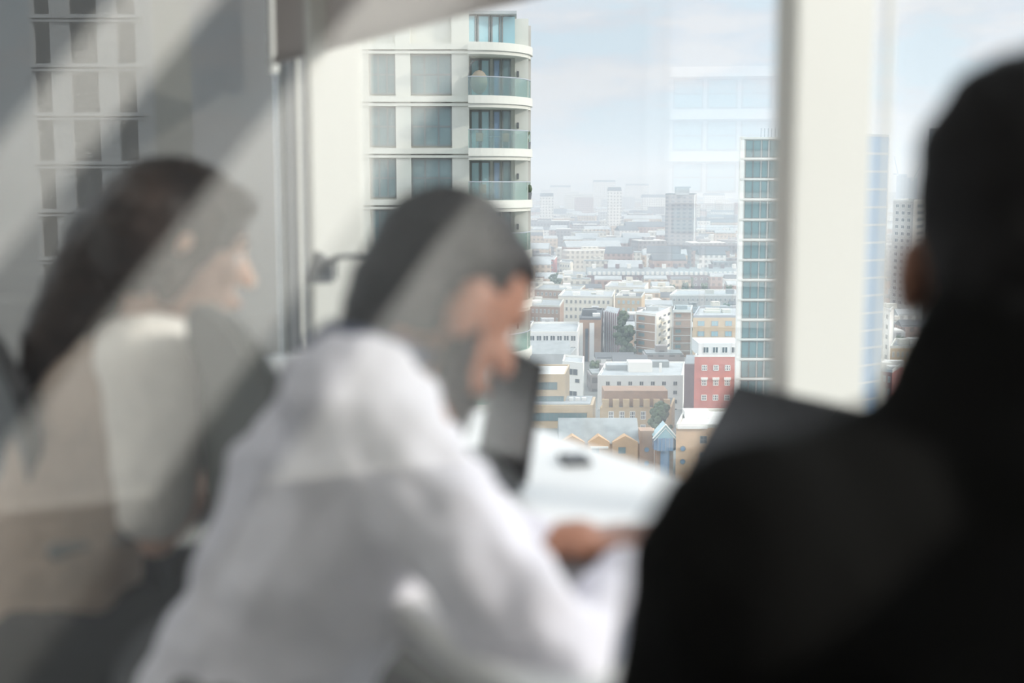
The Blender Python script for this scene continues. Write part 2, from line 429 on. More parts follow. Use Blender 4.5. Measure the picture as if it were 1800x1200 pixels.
def head(mb, c, q, k=1.0):
    """c = centre of the skull; q turns local (+x face, +y left, +z up) into the room"""
    V = lambda x, y, z: Vector(c) + q @ (Vector((x, y, z)) * k)
    mb.ell(V(-.010, 0, .025), (.096 * k, .076 * k, .095 * k), q)
    mb.ell(V(.022, 0, -.030), (.066 * k, .060 * k, .078 * k), q)
    mb.ell(V(.045, 0, -.080), (.036 * k, .036 * k, .030 * k), q)        # jaw and chin
    mb.ell(V(.066, 0, -.094), (.018 * k, .020 * k, .016 * k), q)
    mb.ell(V(.070, 0, .030), (.020 * k, .050 * k, .012 * k), q)          # brow
    mb.capsule(V(.082, 0, .012), V(.104, 0, -.020), .009 * k, .012 * k)  # nose
    mb.ell(V(.086, 0, -.052), (.013 * k, .024 * k, .008 * k), q)         # lips
    mb.ell(V(.084, 0, -.062), (.012 * k, .021 * k, .007 * k), q)
    for y in (-1, 1):
        mb.ell(V(.062, y * .036, -.018), (.022 * k, .020 * k, .022 * k), q)   # cheeks
        qe = q @ Quaternion((0, 0, 1), y * .45)
        mb.ell(V(-.008, y * .080, -.004), (.019 * k, .007 * k, .031 * k), qe) # ears
        mb.ell(V(-.014, y * .086, .010), (.015 * k, .006 * k, .018 * k), qe)
    return V
def face_bits(V, k, parent, base, brow_m):
    for y in (-1, 1):
        o = MB().ell(V(.070, y * .030, .008) - base, (.0095 * k,) * 3, n=12, m=8).build('eye', M['eye'], parent, True)
        MB().ell(V(.0775, y * .031, .008) - base, (.0038 * k,) * 3, n=10, m=6).build('iris', M['hair_black'], o, True)
        MB().tube([V(.083, y * .016, .032) - base, V(.083, y * .034, .037) - base, V(.072, y * .052, .033) - base], .0035 * k, 8).build('eyebrow', brow_m, parent, True)
    MB().ell(V(.094, 0, -.057) - base, (.006 * k, .02 * k, .007 * k), n=12, m=8).build('lips', M['lip'], parent, True)

def qface(yaw, pitch, roll=0.0):
    """yaw about up (+ = towards the person's left), pitch + = looking down"""
    return Quaternion((0, 0, 1), yaw) @ Quaternion((0, 1, 0), pitch) @ Quaternion((1, 0, 0), roll)

def legs(mb, hip, knee_d, foot, r=(.085, .058, .042), gap=.10):
    for y in (-1, 1):
        h = Vector(hip) + Sv * y * .085; kn = Vector(knee_d) + Sv * y * gap; ft = Vector(foot) + Sv * y * gap
        mb.capsule(h, kn, r[0], r[1]); mb.capsule(kn, ft, r[1] * .95, r[2])

def shoes(t, foot, base, gap=.10):
    for y in (-1, 1):
        f_ = Vector(foot) + Sv * y * gap
        m_ = MB(); m_.capsule(Vector((f_.x - .04, f_.y, .035)), Vector((f_.x + .17, f_.y, .03)), .038, .032); m_.box(f_.x - .07, f_.x + .19, f_.y - .035, f_.y + .035, .0, .02)
        soft(m_, 'shoe', M['shoe'], t, base, .007, 3)

# ---- man in the white shirt
def man():
    hc = pr(785, 535, 1.58)
    q = qface(-.04, radians(36))
    base = Vector((.10, 1.42, 0))
    t = thing('person', 'bearded man in a white shirt leaning on the table, short dark hair', 'person', room(base.x, base.y, 0), TH)
    C7 = pr(645, 655, 1.60); shr = pr(665, 750, 1.44); shl = Vector((C7.x + .02, C7.y + .22, C7.z - .07))
    chest = pr(660, 850, 1.54); waist = pr(525, 1045, 1.56); hip = pr(405, 1275, 1.56)
    elr = pr(992, 1195, 1.23); wrr = pr(1112, 1012, 1.42)
    ell_ = Vector((.62, 1.68, .775)); wrl = pr(968, 962, 1.545)
    b = MB()
    V = head(b, hc, q, 1.07); b.ell(V(-.010, -.088, -.002), (.024, .012, .040), q)
    neck_t = V(-.03, 0, -.05)
    b.capsule(C7 + Vector((.02, 0, -.03)), neck_t, .062, .058)
    b.loft([(hip, .15, .10), (waist, .14, .095), (chest, .17, .11), (C7 + Vector((0, 0, -.06)), .15, .09), (C7, .07, .06)], Sv)
    for sh, el, wr in ((shr, elr, wrr), (shl, ell_, wrl)):
        b.capsule(sh, el, .045, .036); b.capsule(el, wr, .036, .025)
    hand(b, wrl, pr(1130, 945, 1.56) - wrl, (0, 0, 1), -1, .22, 1.18)
    hand(b, wrr, pr(1150, 965, 1.50) - wrr + Vector((.01, .02, 0)), (0, 0, 1), 1, .3, 1.0)
    legs(b, hip, (.62, 1.42, .50), (.60, 1.42, .06))
    body = soft(b, 'body', M['skin_face'], t, base, .005, 5)
    face_bits(V, 1.07, t, base, M['hair_black'])
    # short hair: a cap that leaves the face free
    h = MB(); h.ell(V(-.026, 0, .036), (.100, .088, .100), q); h.ell(V(-.042, 0, .0), (.078, .080, .082), q); h.ell(V(.008, 0, .075), (.074, .072, .040), q)
    h.capsule(V(-.06, 0, -.02), V(-.055, 0, -.065), .06, .048)
    soft(h, 'hair', M['hair_black'], t, base, .006, 5, .006, .02)
    g = MB()
    for y in (-1, 1):
        g.capsule(V(.008, y * .071, -.015), V(.022, y * .064, -.065), .017, .022)
        g.capsule(V(.022, y * .064, -.065), V(.062, y * .03, -.100), .022, .024)
    g.capsule(V(.06, -.03, -.105), V(.06, .03, -.105), .026, .026); g.ell(V(.09, 0, -.074), (.014, .030, .012), q)
    for y in (-1, 1): g.capsule(V(.102, 0, -.044), V(.092, y * .026, -.052), .006, .006)
    g.ell(V(.078, 0, -.105), (.030, .030, .028), q)
    soft(g, 'beard', M['hair_black'], t, base, .005, 4, .004, .015)
    # shirt
    s = MB()
    s.loft([(hip + Vector((-.01, 0, -.02)), .175, .13), (hip.lerp(waist, .5), .168, .125), (waist, .165, .125), (chest + Vector((-.02, .02, 0)), .205, .14), (C7 + Vector((-.01, .02, -.08)), .195, .11), (C7 + Vector((.015, .0, -.015)), .085, .078)], Sv)
    s.capsule(shr + Vector((-.02, .03, .02)), C7 + Vector((.0, -.03, -.05)), .085, .07); s.capsule(shl, C7 + Vector((0, .03, -.05)), .075, .06)
    s.capsule(shr, shr.lerp(elr, .5), .078, .064); s.capsule(shr.lerp(elr, .5), elr, .064, .056); s.capsule(elr, elr.lerp(wrr, .5), .055, .046); s.capsule(elr.lerp(wrr, .5), wrr + Vector((-.02, 0, .0)), .048, .036)
    s.capsule(shl, ell_, .07, .058); s.capsule(ell_, wrl + Vector((-.025, .01, 0)), .052, .036)
    shirt = soft(s, 'shirt', M['shirt_white'], t, base, .008, 4, .032, .075)
    c = MB(); n_ = 18; ax = (neck_t - C7).normalized(); w2 = Sv; d2 = ax.cross(w2).normalized(); rs = []
    c0 = C7 + ax * .022
    for hh, rr in ((-.01, .095), (.045, .082), (.048, .074), (.0, .080)):
        rs.append([c0 + ax * hh + (w2 * cos(x) + d2 * sin(x)) * rr for x in [2 * pi * j / n_ for j in range(n_)]])
    c.rings(rs, False); c.v = [tuple(Vector(v) - base) for v in c.v]
    c.build('collar', M['shirt_navy'], shirt, True)
    for wr, el in ((wrr, elr), (wrl, ell_)):
        m_ = MB(); ax_ = (wr - el).normalized(); m_.capsule(wr - ax_ * .035 - base, wr - ax_ * .008 - base, .036, .033); m_.build('cuff', M['shirt_white'], shirt, True)
    l = MB(); legs(l, hip, (.62, 1.42, .50), (.60, 1.42, .08), (.105, .075, .06)); l.capsule(hip + Sv * .1, hip - Sv * .1, .13, .13)
    soft(l, 'trousers', M['trouser_black'], t, base, .012, 3)
    shoes(t, (.60, 1.42, .06), base)
    return t
man()

# ---- woman
def woman():
    hc = pr(322, 440, 2.10); base = Vector((.10, 2.12, 0))
    q = qface(-.10, radians(16))
    t = thing('person', 'woman with long dark hair in a pale cream top, seated at the far end', 'person', room(base.x, base.y, 0), TH)
    C7 = pr(225, 565, 2.14); chest = pr(170, 740, 2.12); waist = pr(110, 960, 2.10); hip = pr(85, 1120, 2.10)
    shr = pr(275, 650, 2.00); shl = Vector((C7.x + .04, C7.y + .18, C7.z - .06))
    elr = pr(275, 945, 1.98); wrr = Vector((.60, 2.08, .765)); ell_ = Vector((.50, 2.42, .78)); wrl = Vector((.72, 2.34, .77))
    b = MB(); V = head(b, hc, q, 1.1)
    b.capsule(C7 + Vector((.02, 0, -.03)), V(-.025, 0, -.05), .052, .048)
    b.loft([(hip, .15, .10), (waist, .12, .085), (chest, .145, .095), (C7 + Vector((0, 0, -.05)), .13, .075), (C7, .06, .05)], Sv)
    for sh, el, wr in ((shr, elr, wrr), (shl, ell_, wrl)):
        b.capsule(sh, el, .038, .031); b.capsule(el, wr, .031, .021)
    hand(b, wrr, (1, .1, 0), (0, 0, 1), 1, .3, .9); hand(b, wrl, (1, -.2, 0), (0, 0, 1), -1, .3, .9)
    fk, ft = (.60, 2.14, .50), (.58, 2.14, .06)
    legs(b, hip, fk, ft, (.08, .052, .038))
    soft(b, 'body', M['skin_light'], t, base, .0055, 5)
    face_bits(V, 1.1, t, base, M['hair_brown'])
    h = MB(); h.ell(V(-.020, 0, .040), (.114, .098, .104), q); h.ell(V(-.05, 0, .0), (.090, .090, .09), q); h.ell(V(.045, 0, .085), (.05, .065, .03), q)
    for y in (-1, 1): h.capsule(V(.03, y * .078, .06), V(-.02, y * .085, -.06), .020, .022)
    pts = [V(-.05, -.01, .03), pr(205, 430, 2.12), pr(150, 520, 2.12), pr(100, 600, 2.12), pr(62, 670, 2.12)]
    for (p0, p1), (r0, r1) in zip(zip(pts[:-1], pts[1:]), ((.095, .082), (.082, .07), (.07, .058), (.055, .03))): h.capsule(p0, p1, r0, r1)
    soft(h, 'hair', M['hair_brown'], t, base, .007, 5, .010, .03)
    s = MB()
    s.loft([(hip + Vector((0, 0, .02)), .175, .13), (waist, .165, .125), (chest, .165, .12), (C7 + Vector((0, 0, -.06)), .155, .09), (C7 + Vector((.01, 0, -.03)), .08, .06)], Sv)
    top = soft(s, 'top', M['knit_beige'], t, base, .008, 5, .020, .07)
    s = MB(); s.capsule(C7 + Vector((0, -.03, -.06)), shr, .075, .085); s.capsule(shr, shr.lerp(elr, .55), .088, .072); s.capsule(shr.lerp(elr, .55), elr + Vector((0, 0, .05)), .072, .058)
    s.capsule(C7 + Vector((0, .03, -.06)), shl, .06, .07); s.capsule(shl, ell_, .068, .05)
    soft(s, 'sleeve', M['knit_cream'], t, base, .008, 5, .014, .07)['label'] = 'pale cream sleeves and shoulders'
    l = MB(); legs(l, hip, fk, (ft[0], ft[1], .08), (.10, .07, .055)); l.capsule(hip + Sv * .1, hip - Sv * .1, .125, .125)
    soft(l, 'trousers', M['trouser_black'], t, base, .012, 3)
    shoes(t, ft, base, .09)
woman()

# ---- person in black, nearest
def black():
    hc = pr(1806, 470, 1.0); base = Vector((.30, .42, 0))
    q = qface(.66, radians(8))
    t = thing('person', 'person in black clothes seen from behind, closest at the right edge', 'person', room(base.x, base.y, 0), TH)
    C7 = pr(1835, 700, .92); shl = pr(1345, 1000, .86); shr = C7 + Vector((-.01, -.19, -.09))
    ell_ = pr(1170, 1560, 1.00); wrl = Vector((.80, 1.02, .78)); elr = Vector((.52, .12, .78)); wrr = Vector((.72, .35, .775))
    chest = C7 + Vector((-.06, 0, -.22)); waist = C7 + Vector((-.13, 0, -.38)); hip = Vector((.30, C7.y, .56))
    b = MB(); V = head(b, hc, q, .92); b.ell(V(-.010, .094, -.012), (.022, .012, .034), q)
    b.capsule(C7 + Vector((.01, 0, -.03)), V(-.03, 0, -.05), .068, .062)
    b.loft([(hip, .15, .10), (waist, .15, .10), (chest, .17, .11), (C7 + Vector((0, 0, -.06)), .15, .09), (C7, .07, .06)], Sv)
    for sh, el, wr in ((shr, elr, wrr), (shl, ell_, wrl)):
        b.capsule(sh, el, .045, .036); b.capsule(el, wr, .036, .025)
    hand(b, wrl, (1, .0, 0), (0, 0, 1), -1, .3); hand(b, wrr, (1, .3, 0), (0, 0, 1), 1, .3)
    fk, ft = (.74, hip.y, .50), (.70, hip.y, .06)
    legs(b, hip, fk, ft)
    soft(b, 'body', M['skin_dark'], t, base, .006, 5)
    face_bits(V, .92, t, base, M['hair_black'])
    h = MB(); h.ell(V(-.015, 0, .060), (.100, .088, .112), q); h.ell(V(-.05, 0, -.01), (.072, .070, .08), q); h.ell(V(.035, 0, .080), (.062, .068, .045), q)
    h.capsule(V(-.05, 0, -.02), V(-.05, 0, -.11), .066, .062)
    soft(h, 'hair', M['hair_jet'], t, base, .008, 5, .010, .03)
    s = MB()
    s.loft([(hip + Vector((0, 0, -.02)), .20, .15), (waist, .20, .145), (chest, .225, .15), (C7 + Vector((-.005, 0, -.10)), .21, .125), (C7 + Vector((.0, 0, .0)), .115, .105), (C7 + Vector((.01, 0, .07)), .095, .095)], Sv)
    s.capsule(shl, C7 + Vector((0, .02, -.07)), .088, .09); s.capsule(shr, C7 + Vector((0, -.02, -.07)), .088, .09)
    s.capsule(shl, ell_, .092, .070); s.capsule(ell_, wrl, .066, .042); s.capsule(shr, elr, .09, .066); s.capsule(elr, wrr, .064, .042)
    soft(s, 'jacket', M['jacket_black'], t, base, .010, 5, .016, .09)
    l = MB(); legs(l, hip, fk, (ft[0], ft[1], .08), (.105, .075, .06)); l.capsule(hip + Sv * .1, hip - Sv * .1, .13, .13)
    soft(l, 'trousers', M['trouser_black'], t, base, .012, 3)
    shoes(t, ft, base)
black()

# ------------------------------------------------------------------ chairs
def chair(label, D, s, m_, top=1.0, wid=.44, group=None, rot=0.0, arms=False):
    """D, s = middle of the backrest foot line; seat in front of it"""
    t = thing('office_chair', label, 'chair', room(D, s, 0), TH + rot, group)
    n = 14; rs = []
    pts = []
    for i in range(n + 1):                                   # rounded outline of the backrest
        a_ = pi * i / n; pts.append((cos(a_) * wid / 2, top - .16 + sin(a_) * .16))
    pts += [(-wid / 2 * .86, .62), (-wid / 4, .57), (wid / 4, .57), (wid / 2 * .86, .62)]
    bk = MB().extr([(-.02 - (z - .57) * .10 - .10 * (y / wid) ** 2 * -1.2, y, z) for y, z in pts], (.028, 0, 0)).build('backrest', m_, t); bevel(bk, .008, 3)
    bevel(MB().prism([(.03 + .22 + .22 * cos(a_) * (1.0), .225 * sin(a_) * 1.0) for a_ in [2 * pi * i / 24 for i in range(24)]], .43, .48).build('seat', m_, t), .02, 3)
    MB().tube([(-.01, 0, .70), (-.02, 0, .40), (.25, 0, .40)], .014, 10).build('back_support', M['black_plastic'], t)
    MB().tube([(.25, 0, .43), (.25, 0, .09)], .022, 12).build('column', M['black_plastic'], t)
    for i in range(5):
        a_ = 2 * pi * i / 5 + .3; e_ = (.25 + .27 * cos(a_), .27 * sin(a_))
        l_ = MB().tube([(.25, 0, .10), (e_[0], e_[1], .065)], .014, 8).build('leg', M['black_plastic'], t)
        MB().capsule((e_[0], e_[1] - .012, .028), (e_[0], e_[1] + .012, .028), .028, .028, 12).build('castor', M['black_plastic'], l_, True)
    if arms:
        for y in (-1, 1):
            MB().tube([(.02, y * .25, .64), (.30, y * .25, .68)], .016, 10).build('armrest', M['dark_frame'], t)
            MB().tube([(.18, y * .25, .66), (.18, y * .25, .46), (.18, y * .18, .45)], .010, 8).build('armrest_post', M['black_plastic'], t)
    return t
chair('dark grey round-backed chair between the woman and the bearded man', .53, 1.79, M['chair_grey'], 1.035, .44)
chair('black chair behind the seated woman at the left edge', .285, 2.30, M['black_plastic'], .97, .44, arms=True)
chair('grey chair under the bearded man', .02, 1.42, M['chair_grey'], .80, .40)
chair('grey chair under the person in black', .02, .70, M['chair_grey'], .78, .40)


# ================================================================== THE CITY (seen far below, out of the window)
GZ = -58.8
m = MB().add([(-6000, 60, GZ), (6000, 60, GZ), (9000, 9000, GZ), (-9000, 9000, GZ)], [(0, 1, 2, 3)])
M['city_floor'] = mat('streets', (.24, .245, .23), .95, noise=.45, nscale=.02)
o = m.build('ground', M['city_floor']); o['kind'] = 'structure'
def P3(name, col, **k): M[name] = mat(name, col, .85, **k)
P3('stone', (.57, .56, .50)); P3('stone_grey', (.62, .61, .57)); P3('cream_render', (.78, .74, .63)); P3('tan', (.56, .43, .28), noise=.06, nscale=.4)
P3('brick_red', (.48, .17, .14), noise=.10, nscale=.6); P3('brick_brown', (.34, .22, .15), noise=.12, nscale=.6); P3('brick_yellow', (.50, .37, .22), noise=.10, nscale=.6)
P3('brick_purple', (.23, .17, .17), noise=.1, nscale=.5); P3('slate', (.26, .28, .28), noise=.15, nscale=.5); P3('roof_grey', (.36, .38, .38), noise=.12, nscale=.3)
P3('roof_dark', (.12, .125, .13)); P3('white_paint', (.73, .72, .68)); P3('panel_white', (.66, .66, .65)); P3('concrete', (.46, .44, .41), noise=.08, nscale=.3)
P3('leaf', (.07, .10, .05), noise=.5, nscale=1.5); P3('bark', (.10, .07, .05)); P3('orange', (.52, .34, .20), noise=.08, nscale=.6); P3('plum_panel', (.25, .14, .16))
P3('curtain', (.62, .63, .60)); P3('wicker', (.30, .26, .20)); P3('steel', (.35, .37, .40))
M['win_dark'] = mat('window_dark', (.05, .065, .08), .15, spec=.8)
M['win_teal'] = mat('window_teal', (.15, .225, .23), .12, spec=1.0)
M['win_black'] = mat('window_black', (.03, .035, .04), .3, spec=.3)
M['win_sky'] = mat('window_sky', (.30, .48, .52), .10, spec=1.0)
M['win_blue'] = mat('window_blue', (.17, .27, .40), .12, spec=1.0)
M['frame_grey'] = mat('frame_grey', (.17, .19, .19), .5)
M['balustrade'] = glass('balustrade_glass', .22, (.80, .92, .89))

_wc = {}
def window_part(parent, p, dirx, w_, h_, frame, pane, mull=(1, 1), fr=.08, name='window', sub=False):
    """one window: frame with glazing bars and a pane; P = lower left corner on the wall, DIRX along the wall"""
    key = (round(w_, 2), round(h_, 2), frame, pane, mull, fr)
    ang = atan2(dirx.y, dirx.x)
    if key not in _wc:
        m_ = MB(); t_ = fr
        m_.box(0, w_, -.06, .02, 0, t_); m_.box(0, w_, -.06, .02, h_ - t_, h_); m_.box(0, t_, -.06, .02, 0, h_); m_.box(w_ - t_, w_, -.06, .02, 0, h_)
        for i in range(1, mull[0]): x = w_ * i / mull[0]; m_.box(x - t_ / 2, x + t_ / 2, -.05, .02, 0, h_)
        for i in range(1, mull[1]): z = h_ * i / mull[1]; m_.box(0, w_, -.05, .02, z - t_ / 2, z + t_ / 2)
        if sub:
            o = m_.build(name, M[frame], parent)
            pn = MB().box(.01, w_ - .01, -.03, .01, .01, h_ - .01).build('pane', M[pane], o)
            _wc[key] = (o.data, pn.data)
        else:
            m_.box(.01, w_ - .01, -.03, .01, .01, h_ - .01, 1)
            o = m_.build(name, [M[frame], M[pane]], parent); _wc[key] = (o.data, None)
    else:
        o = bpy.data.objects.new(name, _wc[key][0]); C.objects.link(o); o.parent = parent
        if _wc[key][1] is not None:
            q_ = bpy.data.objects.new('pane', _wc[key][1]); C.objects.link(q_); q_.parent = o
    o.location = p; o.rotation_euler = (0, 0, ang)
    return o

def footprint(A, B, Cc):
    """three ground corners from (pixel x, distance): left, near corner, right"""
    a, b, c = [Vector((pw(x, 330, d).x, d, 0)) for x, d in (A, B, Cc)]
    return a, b, c, a + c - b
def zpix(py, d): return pw(900, py, d).z
def bld(name, label, cat, A, B, Cc, ytop, wall, roof=None, wall_parapet=None, group=None, parapet=.7, zbase=None, dref=None):
    """block with its own walls and roof; returns root and wall frames"""
    a, b, c, d = footprint(A, B, Cc); zt = zpix(ytop, dref or B[1]); z0 = GZ if zbase is None else zbase
    base = Vector((b.x, b.y, z0))
    t = thing(name, label, cat, base, 0, group)
    pts = [(v.x - b.x, v.y - b.y) for v in (a, b, c, d)]
    h = zt - z0
    MB().prism(pts, 0, h).build('walls', M[wall] if isinstance(wall, str) else wall, t)
    cx = sum(p_[0] for p_ in pts) / 4; cy = sum(p_[1] for p_ in pts) / 4
    if roof:
        ins = [(cx + (x - cx) * .94, cy + (y - cy) * .94) for x, y in pts]
        MB().prism(ins, h, h + .12).build('roof', M[roof], t)
    if wall_parapet:
        pm = MB()
        for i in range(4):
            p0, p1 = Vector((*pts[i], h)), Vector((*pts[(i + 1) % 4], h)); dv = (p1 - p0).normalized(); nn = Vector((-dv.y, dv.x, 0)) * .35
            pm.extr([p0, p1, p1 + nn, p0 + nn], (0, 0, parapet))
        pm.build('parapet', M[wall_parapet], t)
    P = [Vector((*p_, 0)) for p_ in pts]
    return t, P, h
def grid(t, p0, p1, h, cols, rows, frame, pane, mull=(1, 1), fr=.1, name='window'):
    """cols: (u0, u1) fractions of the wall; rows: (top, bottom) metres below the roof line"""
    dv = (p1 - p0); L_ = dv.length; dv = dv / L_; nn = Vector((dv.y, -dv.x, 0)) * .03
    for u0, u1 in cols:
        for zt, zb_ in rows:
            window_part(t, p0 + dv * (u0 * L_) + nn + Vector((0, 0, h - zb_)), dv, (u1 - u0) * L_, zb_ - zt, frame, pane, mull, fr, name)
def cols(n, u0, u1, f): 
    st = (u1 - u0) / n; return [(u0 + st * i + st * (1 - f) / 2, u0 + st * i + st * (1 + f) / 2) for i in range(n)]
def rows(n, z0, pitch, h): return [(z0 + pitch * i, z0 + pitch * i + h) for i in range(n)]
def roofbox(t, P, u, v, w_, d_, h, hh, m_, name='roof_hut'):
    """small box on a roof at fractions (u, v) along front and side"""
    o_ = P[0] + (P[1] - P[0]) * u + (P[2] - P[1]) * v
    return MB().box(o_.x - w_ / 2, o_.x + w_ / 2, o_.y - d_ / 2, o_.y + d_ / 2, h, h + hh).build(name, M[m_], t)
def band(t, p0, p1, z0, z1, m_, out=.15, name='floor_band'):
    dv = (p1 - p0).normalized(); nn = Vector((dv.y, -dv.x, 0)) * out
    return MB().extr([p0 + Vector((0, 0, z0)), p1 + Vector((0, 0, z0)), p1 + Vector((0, 0, z1)), p0 + Vector((0, 0, z1))], nn).build(name, M[m_], t)

# ---- near residential tower with curved balconies
DT = 81.0
X = lambda px: pw(px, 300, DT).x
X0 = X(825)
tw = thing('apartment_tower', 'near pale stone apartment tower with curved glass balconies, behind the bearded man', 'building', (X0, DT, GZ))
x = lambda px: X(px) - X0
ZL = lambda k: zpix(82, DT) - 3.13 * k - GZ            # band heights above the tower's foot
NL = 10
topz = zpix(22, DT) - GZ
MB().box(x(512), x(823), .25, 13, 0, ZL(0) + 2.2).build('walls', M['stone'], tw)
MB().box(x(823), x(912), 1.5, 13, 0, ZL(0) + .1).build('walls', M['stone'], tw)
for pa, pb in ((512, 555), (600, 650), (697, 723), (795, 825)):
    MB().box(x(pa), x(pb), -.12, .4, 0, ZL(0) + 2.3).build('pilaster', M['stone'], tw)
MB().box(x(905), x(929), 1.3, 3.2, 0, zpix(28, DT) - GZ).build('pier', M['stone'], tw)
MB().box(x(929), x(934), 2.6, 6.5, 0, zpix(36, DT) - GZ).build('pier', M['concrete'], tw)
EW, EB = x(937), 4.1
def curve(sc_=1.0, n=16, x0=0.0, yb=2.5):
    return [(x0 + (EW * sc_ - x0) * sin(t_), yb - (EB * sc_) * cos(t_)) for t_ in [pi / 2 * i / n for i in range(n + 1)]]
def strip(mb, pts, z0, z1, th, mi=0):
    n_ = len(pts); vs = []
    for (px_, py_) in pts: vs += [(px_, py_, z0), (px_, py_, z1)]
    for (px_, py_) in pts: vs += [(px_ - th * .3, py_ + th, z0), (px_ - th * .3, py_ + th, z1)]
    fs = []
    for i in range(n_ - 1):
        a_ = 2 * i; b_ = 2 * n_ + 2 * i
        fs += [(a_, a_ + 2, a_ + 3, a_ + 1), (b_, b_ + 1, b_ + 3, b_ + 2), (a_ + 1, a_ + 3, b_ + 3, b_ + 1), (a_, b_, b_ + 2, a_ + 2)]
    fs += [(0, 1, 2 * n_ + 1, 2 * n_), (2 * n_ - 2, 4 * n_ - 2, 4 * n_ - 1, 2 * n_ - 1)]
    mb.add(vs, fs, mi)
for k in range(NL):
    z = ZL(k)
    o = MB().box(x(512), x(827), -.30, .3, z - .18, z + .16).box(x(512), x(827), -.22, .3, z - .42, z - .26).build('floor_band', M['stone'], tw)
    if k >= 0:
        for pa, pb, mu in ((555, 598, (2, 2)), (651, 697, (3, 2)), (723, 795, (3, 2))):
            window_part(tw, Vector((x(pa), .22, z - 2.85)), Vector((1, 0, 0)), x(pb) - x(pa), 2.4, 'frame_grey', 'win_teal', mu, .10, sub=True)
    # curved balcony slab in two steps
    sl = MB().prism([(0, 3.0)] + curve(1.0) + [(EW, 3.0)], z - .34, z + .14); sl.prism([(0.05, 3.0)] + curve(.97) + [(EW * .97, 3.0)], z - .56, z - .34)
    sl.build('balcony_slab', M['stone'], tw)
    if k > 0:
        g = MB(); strip(g, curve(.965), z + .14, z + 1.22, .03)
        gb = g.build('balustrade', M['balustrade'], tw)
        MB().tube([(a_, b_, z + 1.25) for a_, b_ in curve(.965)], .035, 6).build('handrail', M['steel'], gb)
    # glazed recess under the slab
    zz = z - .56 - 2.45
    for pa, pb, pn in ((826, 843, 'win_sky'), (844, 861, 'win_sky'), (866, 880, 'win_blue'), (882, 898, 'win_teal')):
        window_part(tw, Vector((x(pa), 1.45 - .0 * k, zz)), Vector((1, 0, 0)), x(pb) - x(pa), 2.4, 'frame_grey', pn, (1, 1), .09, name='balcony_door', sub=True)
    MB().box(x(906) + .1, x(906) + .22, 1.2, 1.32, zz + 1.3, zz + 1.65).build('wall_lamp', M['roof_dark'], tw)
# glazed penthouse and top
for pa, pb in ((822, 838), (839, 862), (863, 880), (881, 898)):
    window_part(tw, Vector((x(pa), .2 + (pa - 822) * .012, ZL(0) + .14)), Vector((1, .30, 0)).normalized(), x(pb) - x(pa), zpix(24, DT) - GZ - ZL(0) - .14, 'frame_grey', 'win_sky', (1, 1), .10, sub=True)
MB().box(x(760), x(905), .9, 12, ZL(0) + .1, zpix(26, DT) - GZ).build('penthouse', M['win_sky'], tw)
MB().box(x(700), x(908), .0, 12, zpix(24, DT) - GZ, zpix(19, DT) - GZ).build('roof', M['roof_grey'], tw)

# balcony furniture
def egg_chair(px, py, lab):
    c = pw(px, py, DT - .3); t = thing('egg_chair', lab, 'chair', (c.x, c.y, ZL(1) + GZ + .14))
    e = MB(); rs = []
    e.ell((0, 0, .85), (.52, .45, .72)); e.build('basket', M['wicker'], t, True)
    MB().tube([(-.6, 0, 0), (-.62, 0, 1.2), (-.5, 0, 1.9), (-.25, 0, 2.15), (0, 0, 2.2)], .035, 8).build('stand', M['roof_dark'], t)
    MB().tube([(0, 0, 2.2), (0, 0, 1.5)], .02, 6).build('chain', M['roof_dark'], t)
    MB().capsule((-.3, 0, .04), (.3, 0, .04), .05, .05).build('foot', M['roof_dark'], t)
egg_chair(842, 140, 'wicker hanging egg chair on the topmost balcony of the near tower')
def planter(px, k, lab, sc_=1.0, yy=1.0):
    X_ = pw(px, 300, DT + yy).x; t = thing('planter', lab, 'plant', (X_, DT + yy, ZL(k) + GZ + .14))
    MB().rings([[(r_ * cos(a_), r_ * sin(a_), z_) for a_ in [2 * pi * i / 12 for i in range(12)]] for r_, z_ in ((.16, 0), (.22, .45))]).build('pot', M['roof_dark'], t)
    l_ = MB()
    for i in range(9): l_.ell((rnd.uniform(-.15, .15), rnd.uniform(-.15, .15), .6 + rnd.uniform(-.1, .35) * sc_), (.14, .14, .18), n=8, m=5)
    l_.build('leaves', M['leaf'], t, True)
planter(927, 2, 'potted shrub at the right end of the second balcony down', 1.2, 1.6)
planter(929, 3, 'potted shrub at the right end of the third balcony down', .5, 1.7)
def bistro(px, k, lab, cat, yy=.0, n=2):
    X_ = pw(px, 300, DT + yy).x; t = thing('balcony_' + cat, lab, cat, (X_, DT + yy, ZL(k) + GZ + .14))
    if cat == 'table':
        MB().prism([(.4 * cos(a_), .4 * sin(a_)) for a_ in [2 * pi * i / 16 for i in range(16)]], .70, .74).build('tabletop', M['steel'], t)
        MB().tube([(0, 0, .7), (0, 0, .02)], .03, 8).build('leg', M['steel'], t)
    else:
        MB().box(-.22, .22, -.22, .22, .42, .46).build('seat', M['wicker'], t); MB().box(-.22, .22, .2, .24, .46, .95).build('backrest', M['wicker'], t)
        for a_ in (-.2, .2):
            for b_ in (-.2, .2): MB().box(a_ - .02, a_ + .02, b_ - .02, b_ + .02, 0, .42).build('leg', M['steel'], t)
bistro(868, 2, 'round table on the second balcony down of the near tower', 'table', .1)
bistro(843, 2, 'wicker chair on the second balcony down, left of the table', 'chair', -.4)
bistro(889, 2, 'wicker chair on the second balcony down, right of the table', 'chair', .4)
bistro(848, 3, 'wicker chair on the third balcony down of the near tower', 'chair', -.3)

